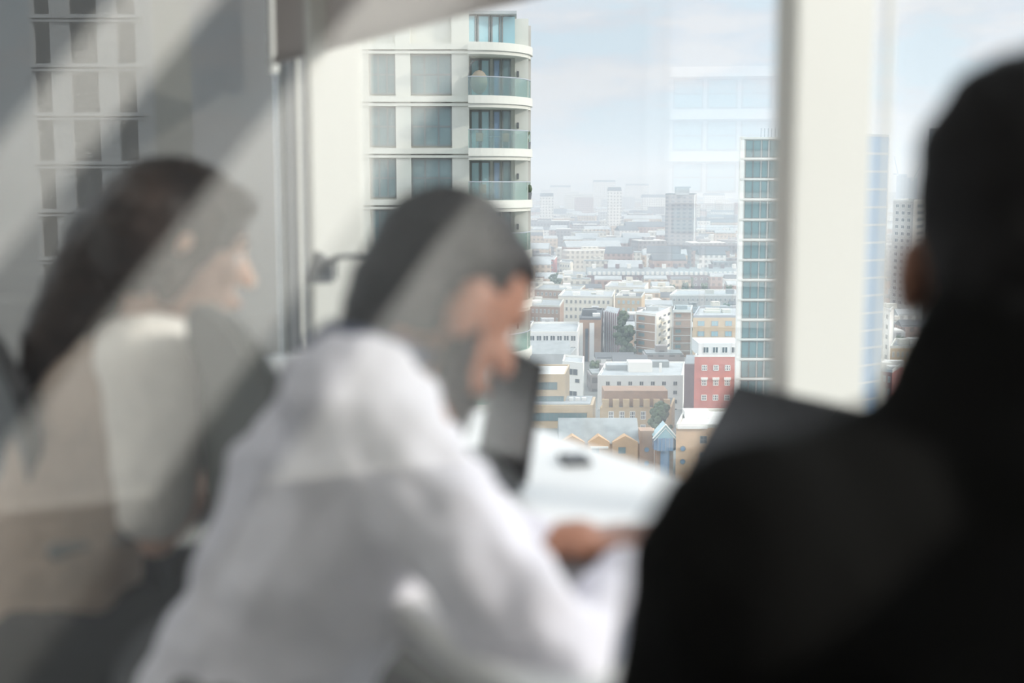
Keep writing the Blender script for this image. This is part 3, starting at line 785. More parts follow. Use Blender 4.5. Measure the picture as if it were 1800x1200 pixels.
# ---- second tower, seen at the left through the screen blind
DB = 85.0
xb0 = pw(170, 300, DB).x
tb_ = thing('apartment_tower', 'pale grid-fronted tower seen through the grey blind at upper left', 'building', (xb0, DB, GZ))
xb = lambda px: pw(px, 300, DB).x - xb0
ZB = lambda k: zpix(-58, DB) - 3.07 * k - GZ
MB().box(xb(64), xb(262), .3, 12, 0, ZB(0) + 1).build('walls', M['stone'], tb_)
for pa, pb in ((63, 70), (98, 132), (180, 214), (246, 274)): MB().box(xb(pa), xb(pb), -.1, .5, 0, ZB(0) + 1).build('pilaster', M['panel_white'], tb_)
for k in range(12):
    z = ZB(k)
    MB().box(xb(62), xb(262), -.35, .4, z - .1, z + .12).box(xb(64), xb(262), -.25, .4, z - .34, z - .2).build('floor_band', M['panel_white'], tb_)
    for pa, pb, mu in ((70, 98, (1, 1)), (132, 180, (2, 1)), (214, 246, (1, 1))):
        window_part(tb_, Vector((xb(pa), .27, z - 2.95)), Vector((1, 0, 0)), xb(pb) - xb(pa), 2.6, 'roof_dark', 'win_black', mu, .10, sub=True)

# ---- tower that the middle window mirrors (through the end window of the room)
vp = pw(1275, 322, 102); rD = vp.x * nv.x + vp.y * nv.y; rS = vp.x * uv.x + vp.y * uv.y
rp = room(2 * (WD + .02) - rD, rS, 0)
tg = thing('apartment_tower', 'white banded tower mirrored as a pale ghost in the middle window', 'building', (rp.x, rp.y, GZ), atan2(rp.y, rp.x) - pi / 2)
zt = zpix(118, 102) - GZ
MB().box(-9, 4.8, .3, 14, 0, zt).build('walls', M['panel_white'], tg)
for k in range(11):
    z = zt - 3.2 * k
    MB().box(-9.5, 5.2, -.9, .4, z - .75, z).build('floor_band', M['white_paint'], tg)
    for i in range(5):
        window_part(tg, Vector((-8.6 + i * 2.6, .25, z - 3.1)), Vector((1, 0, 0)), 2.3, 2.25, 'frame_grey', 'win_sky', (1, 2), .12)

# ---- glass tower at the right edge of the middle window
t, P, h = bld('glass_tower', 'teal glass tower with pale corner strip beside the right window fin', 'building', (1301, 204), (1430, 204), (1440, 225), 241, 'stone_grey')
L_ = (P[1] - P[0]).length
MB().box(P[0].x - .1, P[0].x + .5, P[0].y - .15, P[0].y + 1, 0, h + .1).build('corner_strip', M['white_paint'], t)
for k in range(21):
    z = h - 3.12 * k
    band(t, P[0], P[1], z - .32, z, 'stone_grey', .2)
    for i, (a_, b_, pn) in enumerate(((.065, .165, 'win_teal'), (.17, .27, 'win_teal'), (.285, .37, 'win_teal'), (.39, .6, 'win_teal'))):
        window_part(t, P[0] + Vector((a_ * L_, -.03, z - 3.08)), Vector((1, 0, 0)), (b_ - a_) * L_, 2.6, 'frame_grey', pn, (1, 1), .1)
for i in range(9): MB().box(P[0].x + 3.2 + i * .55, P[0].x + 3.3 + i * .55, 1, 1.1, h, h + 1.4).build('railing_post', M['steel'], t)

# ---- right window: slab, dark tower, concrete tower
t, P, h = bld('glass_tower', 'narrow blue glass tower just right of the cream window fin', 'building', (1475, 290), (1559, 300), (1561, 330), 237, 'win_blue', 'roof_grey')
for k in range(20): band(t, P[0], P[1], h - 4 * k - .5, h - 4 * k, 'steel', .08)
t, P, h = bld('office_tower', 'dark tall tower cut off by the head of the person in black', 'building', (1630, 420), (1700, 420), (1705, 440), 226, facade('dark_facade', (.13, .13, .14), (.05, .06, .08), 1.6, 3.4, .6, .6), 'roof_dark')
roofbox(t, P, .5, .5, 5, 3, h, 1.2, 'roof_dark')
t, P, h = bld('tower_block', 'grey concrete residential block with columns of balconies, right window', 'building', (1571, 560), (1607, 545), (1632, 575), 354, 'concrete', 'roof_grey', 'stone_grey')
grid(t, P[0], P[1], h, cols(3, .08, .95, .55), rows(18, 1.2, 2.9, 1.6), 'stone_grey', 'win_dark', (2, 1), .15)
grid(t, P[1], P[2], h, cols(1, .15, .85, .7), rows(18, 1.2, 2.9, 1.7), 'stone', 'win_dark', (1, 1), .2, 'balcony')
t, P, h = bld('tower_block', 'bluish twin tower far off beneath the cranes, right window', 'building', (1578, 2300), (1593, 2300), (1594, 2350), 306, facade('twin_a', (.30, .34, .38), (.16, .2, .26), 5, 9, .5, .6))
t, P, h = bld('tower_block', 'bluish stepped tower far off, right of its taller twin', 'building', (1594, 2380), (1612, 2380), (1613, 2430), 312, facade('twin_b', (.28, .33, .38), (.16, .2, .26), 5, 9, .5, .6))
def crane(px, ytop, d, lab, tilt):
    x_ = pw(px, 330, d).x; t = thing('tower_crane', lab, 'crane', (x_, d, GZ)); h_ = zpix(ytop, d) - GZ
    MB().box(-1.2, 1.2, -1.2, 1.2, 0, h_ - 12).build('mast', M['steel'], t)
    MB().extr([(0, -.5, h_ - 14), (1.5, -.5, h_ - 14), (tilt + 1, -.5, h_ + 16), (tilt, -.5, h_ + 16)], (0, 1, 0)).build('jib', M['steel'], t)
    MB().box(-7, 1, -.8, .8, h_ - 14, h_ - 12).build('counter_jib', M['steel'], t)
    MB().box(-1.5, 1.5, -1.6, 1.6, h_ - 16, h_ - 12).build('cab', M['white_paint'], t)
crane(1577, 292, 2200, 'thin tower crane standing left of the far twin towers', -7)
crane(1604, 300, 2210, 'thin tower crane above the far stepped tower', 16)

# ---- slab tower block on the horizon
t, P, h = bld('tower_block', 'tall grey-brown slab block standing alone near the horizon', 'building', (1170, 1000), (1222, 990), (1225, 1040), 342, facade('slab_facade', (.34, .30, .28), (.17, .16, .17), 2.2, 2.9, .5, .45), 'roof_dark', 'roof_dark')
MB().box(P[0].x + 10.5, P[0].x + 12.5, P[0].y - .7, P[0].y + .5, 0, h).build('stair_strip', M['concrete'], t)
MB().box(P[1].x - .6, P[1].x + .1, P[1].y - .6, P[1].y + .4, 0, h).build('corner_strip', M['white_paint'], t)
MB().box(P[0].x + 7, P[0].x + 17, 2, 10, h, h + 5.0).build('plant_room', M['roof_grey'], t)
MB().box(P[0].x + 6, P[0].x + 18, 2, 2.5, h + 5, h + 6).build('roof_rail', M['steel'], t)

# ---- long dark terrace
t, P, h = bld('terrace', 'long dark brick terrace with a row of small white dormers', 'building', (1033, 745), (1325, 745), (1330, 775), 484, 'brick_purple', 'slate')
dv = (P[1] - P[0]); 
for i in range(34):
    p_ = P[0] + dv * ((i + .3) / 34)
    MB().box(p_.x, p_.x + 1.5, p_.y + .3, p_.y + 2, h + .2, h + 2.0).build('dormer', M['white_paint'], t)
MB().extr([P[0] + Vector((0, 1.5, h)), P[0] + Vector((0, 14, h)), P[0] + Vector((0, 8, h + 4.2))], dv).build('slate_roof', M['slate'], t)
grid(t, P[0], P[1], h, cols(28, .0, 1, .4), rows(2, 1.2, 3.4, 1.5), 'stone', 'win_dark', (1, 1), .3)
for i in range(14):
    p_ = P[0] + dv * ((i + .5) / 14); MB().box(p_.x, p_.x + 2.2, p_.y + 7, p_.y + 9, h + 3, h + 6).build('chimney', M['white_paint' if i % 3 == 0 else 'brick_purple'], t)

# ---- brown tower block pair
for (A_, B_, C_, yt, lab, nf) in (((1120, 432), (1156, 425), (1184, 450), 555, 'brown tower block with a pale balcony side, left of its narrower neighbour', 7), ((1186, 452), (1219, 452), (1221, 470), 548, 'narrow brown tower block edged in white, right of the balcony block', 7)):
    t, P, h = bld('tower_block', lab, 'building', A_, B_, C_, yt, 'brick_brown', 'roof_grey', 'white_paint')
    for k in range(nf): band(t, P[0], P[1], h - 2.7 * k - .18, h - 2.7 * k, 'white_paint', .12)
    for j in (0, 1): MB().box(P[j].x - .25, P[j].x + .25, P[j].y - .25, P[j].y + .3, 0, h).build('corner_strip', M['white_paint'], t)
    grid(t, P[0], P[1], h, [(.15, .45)], rows(nf, .7, 2.7, 1.2), 'frame_grey', 'win_teal', (2, 1), .1)
    if C_[0] - B_[0] > 10:
        band(t, P[1], P[2], 0, h, 'cream_render', .05, 'side_wall')
        grid(t, P[1], P[2], h, cols(3, .1, .95, .6), rows(nf, .7, 2.7, 1.3), 'white_paint', 'win_dark', (1, 1), .15)
        for k in range(nf):
            dv = P[2] - P[1]; p_ = P[1] + dv * .45
            band(t, P[1] + dv * .3, P[1] + dv * .62, h - 2.7 * k - 2.6, h - 2.7 * k - 1.5, 'white_paint', 1.2, 'balcony')
    roofbox(t, P, .4, .5, 4, 3, h, 1.5, 'roof_grey')

# ---- dark-roofed block with reddish fins
t, P, h = bld('office_block', 'brown block with white stair shaft and dark roof, left of the trees', 'building', (1020, 440), (1058, 440), (1062, 475), 562, 'brick_brown', 'roof_dark', 'roof_dark')
MB().box(P[0].x - .5, P[0].x + 1.2, -.4, 1, 0, h - 1).build('stair_shaft', M['white_paint'], t)
MB().box(P[0].x + 2.0, P[0].x + 3.0, -.3, 1, 0, h - 3).build('window_strip', M['win_dark'], t)
MB().box(P[0].x + 3.4, P[0].x + 5, -.4, 1, 0, h - 1).build('stair_shaft', M['panel_white'], t)
roofbox(t, P, .4, .4, 5, 4, h, 2.2, 'roof_dark'); roofbox(t, P, .75, .3, 2.5, 3, h, 1.2, 'panel_white')
t, P, h = bld('office_block', 'block with upright plum and white fins, right of the dark roofed block', 'building', (1064, 460), (1088, 450), (1092, 470), 552, 'plum_panel', 'roof_grey')
for i in range(7):
    p_ = P[0] + (P[1] - P[0]) * ((i + .3) / 7); MB().box(p_.x - .15, p_.x + .15, p_.y - .7, p_.y + .2, 0, h + (i % 2) * .8).build('fin', M['panel_white'], t)

# ---- white offices at left
t, P, h = bld('office_block', 'low white office building with dark window strips, beside the near tower', 'building', (925, 420), (1017, 420), (1022, 450), 586, 'panel_white', 'roof_grey', 'white_paint')
grid(t, P[0], P[1], h, cols(7, .05, .98, .8), rows(3, .6, 3.6, 1.9), 'white_paint', 'win_dark', (2, 1), .15)
t, P, h = bld('shed', 'long grey slate roofed shed in front of the white offices', 'building', (925, 385), (1005, 385), (1015, 400), 622, 'roof_grey', 'slate')
MB().extr([P[0] + Vector((0, 0, h)), P[0] + Vector((0, 14, h)), P[0] + Vector((0, 9, h + 3))], P[1] - P[0]).build('slate_roof', M['slate'], t)
t, P, h = bld('apartment_block', 'small white flat-roofed block with three dark windows, above the tan offices', 'building', (990, 362), (1027, 358), (1029, 372), 642, 'white_paint', 'roof_grey', 'white_paint')
grid(t, P[0], P[1], h, [(.28, .75)], [(1.2, 3.0)], 'stone', 'win_dark', (2, 1), .1); grid(t, P[0], P[1], h, [(.62, .85)], [(3.9, 5.1)], 'stone', 'win_dark', (1, 1), .1); grid(t, P[0], P[1], h, [(.32, .72)], [(7.4, 9.0)], 'stone', 'win_dark', (2, 1), .1)

# ---- tan offices with green glass strips
t, P, h = bld('office_block', 'tan office building with green ribbon windows and a lower wing', 'building', (925, 322), (995, 322), (1003, 340), 661, 'tan', 'stone_grey', 'tan', parapet=.5)
grid(t, P[0], P[1], h, [(.05, .80)], [(1.5, 3.4)], 'frame_grey', 'win_teal', (9, 1), .12); grid(t, P[0], P[1], h, [(.05, .97)], [(5.0, 6.9)], 'frame_grey', 'win_teal', (11, 1), .12)
wv = (P[1] - P[0]).normalized(); a_ = P[0]; W2 = pw(1052, 330, 318).x - pw(925, 330, 318).x
h2 = zpix(712, 318) - GZ
MB().prism([(a_.x - 1, a_.y - 4), (a_.x - 1 + W2, a_.y - 4), (a_.x + W2 + .5, a_.y + 9), (a_.x - 1, a_.y + 9)], 0, h2).build('wing', M['tan'], t)
MB().prism([(a_.x, a_.y - 3.4), (a_.x - 1.6 + W2, a_.y - 3.4), (a_.x + W2 - .3, a_.y + 8.5), (a_.x, a_.y + 8.5)], h2, h2 + .3).build('wing_roof', M['roof_grey'], t)
window_part(t, Vector((a_.x, a_.y - 4.05, h2 - 3.9)), Vector((1, 0, 0)), W2 * .86, 2.0, 'frame_grey', 'win_teal', (13, 1), .12, 'ribbon_window')
for i in range(3): MB().box(a_.x + W2 * .62 + i * 1.6, a_.x + W2 * .62 + 1.1 + i * 1.6, a_.y + 1, a_.y + 2.5, h2 + .3, h2 + 1).build('roof_unit', M['white_paint'], t)

# ---- white block with two rows of small square windows
t, P, h = bld('apartment_block', 'white flat-roofed block with rows of small square windows', 'building', (1053, 345), (1206, 345), (1210, 372), 662, 'white_paint', 'roof_grey', 'white_paint', parapet=.4)
grid(t, P[0], P[1], h, cols(7, .055, .975, .38), rows(4, 1.2, 2.45, 1.15), 'stone_grey', 'win_dark', (2, 1), .1)
roofbox(t, P, .46, .4, 6.5, 6, h, 2.8, 'white_paint'); roofbox(t, P, .72, .3, .7, .7, h, 2.6, 'white_paint', 'flue'); roofbox(t, P, .18, .5, 6, 5, h, 1.6, 'roof_grey'); roofbox(t, P, .62, .7, 8, 4, h, 1.8, 'slate')
# ---- brown brick range in front of it
t, P, h = bld('brick_range', 'long yellow-brown brick building with paired white windows, before the white block', 'building', (1058, 308), (1186, 308), (1192, 322), 716, 'brick_yellow', 'roof_dark')
MB().prism([(P[0].x + 1, P[0].y + 1.2), (P[1].x - .8, P[1].y + 1.2), (P[1].x - .8, P[1].y + 9), (P[0].x + 1, P[0].y + 9)], h, zpix(688, 308) - GZ).build('attic_storey', M['brick_brown'], t)
for i in range(7):
    p_ = P[0] + (P[1] - P[0]) * ((i + .25) / 7); MB().box(p_.x, p_.x + 1.5, p_.y - .1, p_.y + 1.6, h, h + 1.9).build('dormer', M['brick_yellow'], t)
grid(t, P[0], P[1], h, cols(6, .08, .98, .5), rows(2, .9, 3.2, 2.0), 'white_paint', 'win_dark', (3, 2), .16)
# ---- red brick block at right
t, P, h = bld('apartment_block', 'red brick block with white sash windows and pale attic', 'building', (1226, 288), (1320, 288), (1325, 310), 627, 'brick_red', 'stone_grey', 'white_paint', parapet=.3)
grid(t, P[0], P[1], h, cols(4, .08, .96, .48), rows(4, 1.8, 3.35, 1.3), 'white_paint', 'win_dark', (3, 2), .16)
dv = (P[1] - P[0])
for i in range(4):
    p_ = P[0] + dv * (.08 + .22 * i + .045); MB().box(p_.x, p_.x + 1.5, p_.y - .35, p_.y, h - 5.1, h - 4.6).build('window_hood', M['white_paint'], t)
MB().prism([(P[0].x + 1, 1.2), (P[1].x - 1, 1.2), (P[1].x - 1, 12), (P[0].x + 1, 12)], h, h + 2.9).build('attic', M['panel_white'], t)
for i in range(5): window_part(t, Vector((P[0].x + 2 + i * 2.1, 1.15, h + .7)), Vector((1, 0, 0)), 1.3, 1.4, 'white_paint', 'win_dark', (2, 1), .1)
t, P, h = bld('apartment_block', 'purple-grey brick block with slate roof, behind the red brick block', 'building', (1208, 325), (1228, 325), (1230, 343), 640, 'brick_purple', 'slate')

# ---- foreground range: slate roofs, orange gables, blue oriel
t, P, h = bld('gabled_range', 'orange brick range with slate roofs, wavy gables and round windows', 'building', (985, 262), (1154, 262), (1156, 278), 778, 'orange')
dv = P[1] - P[0]
MB().extr([P[0] + Vector((0, -.2, h - .2)), P[0] + Vector((0, 11, h - .2)), P[0] + Vector((0, 7.0, h + 3.9))], dv * .86).build('slate_roof', M['slate'], t)
for u_, wd_ in ((.14, 5), (.42, 4.4), (.70, 5.2)):
    p_ = P[0] + dv * u_
    MB().extr([(p_.x - wd_ / 2, -.5, h - 6), (p_.x + wd_ / 2, -.5, h - 6), (p_.x + wd_ / 2, -.5, h + .2), (p_.x, -.5, h + 1.5), (p_.x - wd_ / 2, -.5, h + .2)], (0, 3, 0)).build('gable', M['orange'], t)
    window_part(t, Vector((p_.x - 1.4, -.55, h - 2.1)), Vector((1, 0, 0)), 1.5, 1.3, 'frame_grey', 'win_teal', (2, 2), .1)
MB().box(P[0].x + dv.x * .33, P[0].x + dv.x * .52, -.9, .3, h - 1.0, h - .6).build('arched_canopy', M['white_paint'], t)
MB().box(P[1].x - 2.8, P[1].x, -1.0, 3, 0, zpix(757, 261) - GZ).build('stair_turret', M['brick_brown'], t)
def round_win(t, cx, cy, cz, r_):
    m_ = MB(); rs = [[(cx + rr * cos(a_), yy, cz + rr * sin(a_)) for a_ in [2 * pi * i / 20 for i in range(20)]] for rr, yy in ((r_, cy), (r_, cy - .12), (r_ * .8, cy - .12), (r_ * .8, cy - .03))]
    m_.rings(rs, False); m_.add(rs[-1], [list(range(20))], 1); m_.build('round_window', [M['frame_grey'], M['win_blue']], t)
for zz in (zpix(790, 261) - GZ, zpix(814, 261) - GZ): round_win(t, P[1].x - 1.4, -1.0, zz, .55)
# the oriel bay of blue glass
xo = pw(1175, 330, 258).x
t = thing('glass_bay', 'blue glass gabled stair bay between the two orange brick buildings', 'building', (xo, 258, GZ))
zg = zpix(745, 258) - GZ; ze = zpix(768, 258) - GZ; zo = zpix(790, 258) - GZ
MB().extr([(-2.3, -1, ze), (2.3, -1, ze), (0, -1, zg)], (0, 5, 0)).build('glass_roof', M['win_sky'], t)
MB().tube([(-2.5, -1.1, ze), (0, -1.1, zg + .1), (2.5, -1.1, ze)], .14, 6).build('gable_frame', M['white_paint'], t)
MB().tube([(-2.3, -1.1, ze - .5), (0, -1.1, zg - .6), (2.3, -1.1, ze - .5)], .08, 6).build('gable_frame', M['white_paint'], t)
MB().prism([(-2.2, 0), (-1.5, -1.3), (1.5, -1.3), (2.2, 0), (2.2, 3), (-2.2, 3)], zo, ze).build('bay_glazing', M['win_blue'], t)
MB().prism([(-.9, -.6), (.9, -.6), (.9, 2), (-.9, 2)], 0, zo).build('stair_glazing', M['win_blue'], t)
for i in range(5): MB().box(-1.5 + i * .75 - .04, -1.5 + i * .75 + .04, -1.4, -1.28, zo, ze).build('glazing_bar', M['steel'], t)
MB().box(-1.7, -.9, -.3, 3, 0, zo).build('side_wall', M['brick_brown'], t); MB().box(.9, 1.7, -.3, 3, 0, zo).build('side_wall', M['brick_brown'], t)
t, P, h = bld('gabled_range', 'orange brick building with round windows right of the blue glass bay', 'building', (1195, 256), (1330, 256), (1335, 275), 752, 'orange', 'white_paint', 'stone')
for yy in (788, 811): round_win(t, P[0].x + 1.4, -.05, zpix(yy, 256) - GZ, .55)
grid(t, P[0], P[1], h, cols(3, .25, .95, .4), rows(3, 1.6, 3.3, 1.5), 'frame_grey', 'win_dark', (2, 2), .1)
MB().box(P[0].x + .2, P[0].x + 6.2, -.4, .3, h - .1, h + .5).build('cornice', M['white_paint'], t)
roofbox(t, P, .2, .6, 5, 4, h, 1.7, 'white_paint')

# ---- mid-distance blocks, each by pixel
mids = [
 ('red and white striped apartment block beside the near tower', (938, 880), (975, 860), (980, 900), 457, 'brick_red', 'roof_grey', 6, 4, 'white_paint'),
 ('pale yellow block right of the red and white block', (984, 850), (1003, 840), (1008, 870), 463, 'cream_render', 'roof_grey', 4, 3, 'white_paint'),
 ('curved-roof hall in pale grey, left of the dark terrace', (985, 760), (1030, 750), (1036, 790), 487, 'panel_white', 'slate', 5, 1, 'stone'),
 ('long cream block with a row of square dormer windows', (982, 560), (1078, 555), (1083, 590), 524, 'cream_render', 'roof_grey', 11, 4, 'stone_grey'),
 ('yellow-beige block with a dark glass top floor', (1084, 548), (1130, 545), (1136, 570), 524, 'tan', 'roof_dark', 5, 3, 'stone'),
 ('dark brown mansion block beyond the white offices', (925, 520), (985, 515), (992, 545), 540, 'brick_brown', 'slate', 8, 4, 'stone'),
 ('cream stepped block below the dark terrace', (1065, 650), (1135, 640), (1142, 670), 507, 'cream_render', 'roof_grey', 8, 2, 'white_paint'),
 ('row of grey-brown blocks right of the cream stepped block', (1180, 600), (1320, 600), (1325, 630), 520, 'concrete', 'roof_grey', 16, 3, 'white_paint'),
 ('low glass-fronted building with three bluish bays', (1222, 400), (1300, 400), (1305, 430), 558, 'tan', 'roof_grey', 3, 2, 'steel'),
 ('teal glass box building in the middle distance', (1098, 1080), (1170, 1080), (1172, 1130), 436, 'win_teal', 'roof_dark', 0, 0, 'steel'),
 ('low brick warehouse beyond the dark terrace', (1225, 980), (1300, 980), (1305, 1010), 452, 'brick_brown', 'roof_grey', 9, 1, 'stone'),
 ('tan slab block behind the terrace at left', (940, 620), (1020, 610), (1030, 640), 512, 'brick_brown', 'slate', 10, 2, 'stone'),
 ('white stair-like apartment block in the right window', (1556, 420), (1572, 410), (1580, 425), 548, 'white_paint', 'roof_grey', 2, 6, 'stone_grey'),
 ('red brick block low in the right window', (1545, 330), (1580, 325), (1600, 340), 655, 'brick_red', 'roof_grey', 4, 3, 'white_paint'),
 ('grey gabled market hall in the right window', (1575, 380), (1620, 380), (1625, 400), 612, 'brick_yellow', 'slate', 5, 3, 'stone')]
for lab, A_, B_, C_, yt, wl, rf, nc, nr, fm in mids:
    t, P, h = bld('city_block', lab, 'building', A_, B_, C_, yt, wl, rf, fm)
    if nc: grid(t, P[0], P[1], h, cols(nc, .03, .97, .5), rows(nr, 1.0, 3.2, 1.6), fm, 'win_dark' if 'glass' not in lab else 'win_sky', (2, 1), .16)
    for i in range(3): roofbox(t, P, rnd.uniform(.1, .9), rnd.uniform(.3, .7), rnd.uniform(2, 5), rnd.uniform(2, 4), h, rnd.uniform(.8, 2.2), rnd.choice(['white_paint', 'roof_grey', 'stone']))

# ---- blocks under the table edge, far below
for (x0_, x1_, d_, yt, wl, lab) in ((640, 700, 150, 1150, 'stone_grey', 'grey roofed block seen under the table, leftmost'), (705, 790, 140, 1165, 'brick_yellow', 'yellow brick block seen under the table edge'), (560, 640, 165, 1120, 'panel_white', 'white block seen under the table behind the shirt')):
    t, P, h = bld('city_block', lab, 'building', (x0_, d_), (x1_, d_), (x1_ + 6, d_ + 12), yt, wl, 'roof_grey', 'white_paint', zbase=GZ)
    grid(t, P[0], P[1], h, cols(4, .05, .95, .5), rows(1, .8, 3.1, 1.5), 'white_paint', 'win_dark', (2, 1), .12)

# ---- far quarter: hundreds of metres of low blocks, fading into the haze
fm = [facade('far_%d' % i, c_, tuple(v * .5 for v in c_), 3.4, 3.3, .5, .5) for i, c_ in enumerate([(.62, .58, .50), (.40, .27, .22), (.50, .50, .50), (.72, .70, .66), (.30, .27, .26), (.55, .42, .30)])]
far_roof = [M['slate'], M['roof_grey'], M['stone_grey'], M['roof_dark']]
box_me = {}
def far_block(px, d, w_, dp, h_, mi, label, grp, yaw=0.0, cat='building', name='far_block'):
    x_ = pw(px, 330, d).x
    m_ = MB().box(-w_ / 2, w_ / 2, -dp / 2, dp / 2, 0, h_); m_.box(-w_ / 2 + .5, w_ / 2 - .5, -dp / 2 + .5, dp / 2 - .5, h_, h_ + .5, 1)
    if mi % 2 == 0: m_.box(-w_ * .2, w_ * .1, -dp * .2, dp * .2, h_, h_ + 2.5, 0)
    else: m_.extr([(-w_ / 2, -dp / 2, h_), (-w_ / 2, dp / 2, h_), (-w_ / 2, 0, h_ + dp * .22)], (w_, 0, 0), 1)
    o = m_.build(name, [fm[mi % 6], far_roof[mi % 4]]); o.location = (x_, d, GZ); o.rotation_euler = (0, 0, yaw)
    tag(o, label, cat, grp); return o
for px, d, w_, h_, lab in ((961, 1500, 15, 45, 'pale tower block left in the haze beside the near tower'), (1080, 1400, 14, 52, 'pale tower block in the haze midway along the window'), (1062, 2400, 40, 62, 'faint wide tower in the haze behind the pale tower block'), (985, 2600, 40, 52, 'faint bluish tower left of the wide one'), (1120, 2900, 50, 55, 'faint pair of towers on the ridge left of the slab block'), (1150, 1900, 36, 40, 'bluish block just left of the slab block'), (1255, 2200, 34, 40, 'pale block right of the slab block')):
    far_block(px, d, w_, 18, h_, 3, lab, None, 0, 'building', 'tower_block')
TAKEN = []
LANDMARKS2 = [(960, 480, 'the red and white block'), (1180, 490, 'the dark terrace'), (1030, 535, 'the dormered cream block'), (1106, 535, 'the yellow-beige block'), (975, 595, 'the white offices'), (1040, 600, 'the stair shaft block'),
    (1140, 600, 'the brown balcony block'), (1260, 585, 'the glass-fronted bays'), (1130, 690, 'the white block'), (1265, 660, 'the red brick block'), (965, 700, 'the tan offices'), (1564, 590, 'the white stair-like block'), (1596, 500, 'the concrete tower block'), (1600, 640, 'the market hall')]
for o in [q_ for q_ in bpy.data.objects if q_.parent is None and q_.get('category') == 'building' and q_.location.y > 250]:
    cs_ = [(o.matrix_basis @ Vector(v_.co)) for c_ in o.children if c_.name.startswith('walls') for v_ in c_.data.vertices] if o.type == 'EMPTY' else [(o.matrix_basis @ v_.co) for v_ in o.data.vertices]
    if cs_:
        xs_, ys_ = [c_.x for c_ in cs_], [c_.y for c_ in cs_]
        TAKEN.append(((min(xs_) + max(xs_)) / 2, (min(ys_) + max(ys_)) / 2, (max(xs_) - min(xs_)) / 2, (max(ys_) - min(ys_)) / 2))
LANDMARKS = [(940, 'the near tower'), (1000, 'the pale yellow block'), (1080, 'the pale haze tower'), (1134, 'the teal box'), (1196, 'the slab block'), (1300, 'the teal tower'), (1553, 'the blue tower'), (1596, 'the concrete block')]
for i in range(294):
    u_ = (i + rnd.random()) / 294
    by = 352 + (498 - 352) * u_ ** 1.15                     # row of the foot on the ground
    d = 60.0 * F / (by - HOR)
    sz = 8 + .0055 * d
    left_ = rnd.random() < .86
    band_ = 'near' if d < 900 else ('middle' if d < 1800 else 'far')
    wr_, hr_, mi_ = rnd.uniform(1.0, 3.4), rnd.uniform(6, 15), rnd.randrange(12)
    for tr_ in range(60):
        px = rnd.uniform(925, 1350) if left_ else rnd.uniform(1545, 1640)
        if tr_ > 25: d *= 1.004; wr_ = max(1.0, wr_ * .97)
        X_ = pw(px, 330, d).x; R_ = (wr_ * sz) / 2 + 3
        if all(abs(X_ - q_[0]) > R_ + q_[2] or abs(d - q_[1]) > R_ * .25 + 12 + q_[3] for q_ in TAKEN): break
    else: continue
    mi_ = mi_ if mi_ % 6 != 2 else rnd.choice((1, 4, 7, 10))
    TAKEN.append((X_, d, R_, R_ * .25 + 12))
    lm = min(LANDMARKS, key=lambda q_: abs(q_[0] - px)); side = 'left of' if px < lm[0] - 8 else ('right of' if px > lm[0] + 8 else 'in line with')
    lab = '%s %s %s-roofed %s block %s, %s %s' % ('narrow' if wr_ < 1.8 else ('broad' if wr_ < 2.6 else 'very long'), ('cream', 'red-brown', 'grey', 'whitish', 'dark', 'tan')[mi_ % 6],
        'flat' if mi_ % 2 == 0 else 'pitched', 'low' if hr_ < 10 else 'taller', {'near': 'nearer', 'middle': 'midway', 'far': 'far off'}[band_], side, lm[1])
    far_block(px, d, wr_ * sz, rnd.uniform(10, 22), hr_ + .003 * d, mi_, lab, {'near': 'blocks beyond the dark terrace', 'middle': 'hazy blocks of the middle distance', 'far': 'faint blocks under the horizon'}[band_], rnd.uniform(-.2, .2))

# smaller buildings and trees filling the nearer streets
for i in range(220):
    by = rnd.uniform(500, 700); d = 60.0 * F / (by - HOR); px = rnd.uniform(930, 1335) if rnd.random() < .85 else rnd.uniform(1550, 1620)
    w_, dp, h_, mi_ = rnd.uniform(8, 17), rnd.uniform(7, 11), rnd.uniform(4, 8.5), rnd.randrange(12)
    X_ = pw(px, 330, d).x
    if any(abs(X_ - q_[0]) < w_ / 2 + q_[2] + 1 and abs(d - q_[1]) < dp / 2 + q_[3] + 1 for q_ in TAKEN): continue
    TAKEN.append((X_, d, w_ / 2, dp / 2))
    lm = min(LANDMARKS2, key=lambda q_: (q_[0] - px) ** 2 + (q_[1] - by) ** 2)
    far_block(px, d, w_, dp, h_, mi_, '%s %s %s-roofed house, %s %s' % ('small' if w_ < 12 else 'wider', ('cream', 'red-brown', 'grey', 'whitish', 'dark', 'tan')[mi_ % 6], 'flat' if mi_ % 2 == 0 else 'pitched',
        ('left of' if px < lm[0] else 'right of') + ('' if by < lm[1] else ' and below'), lm[2]), 'small buildings among the nearer streets', rnd.uniform(-.05, .05), 'building', 'small_house')
tp_ = None
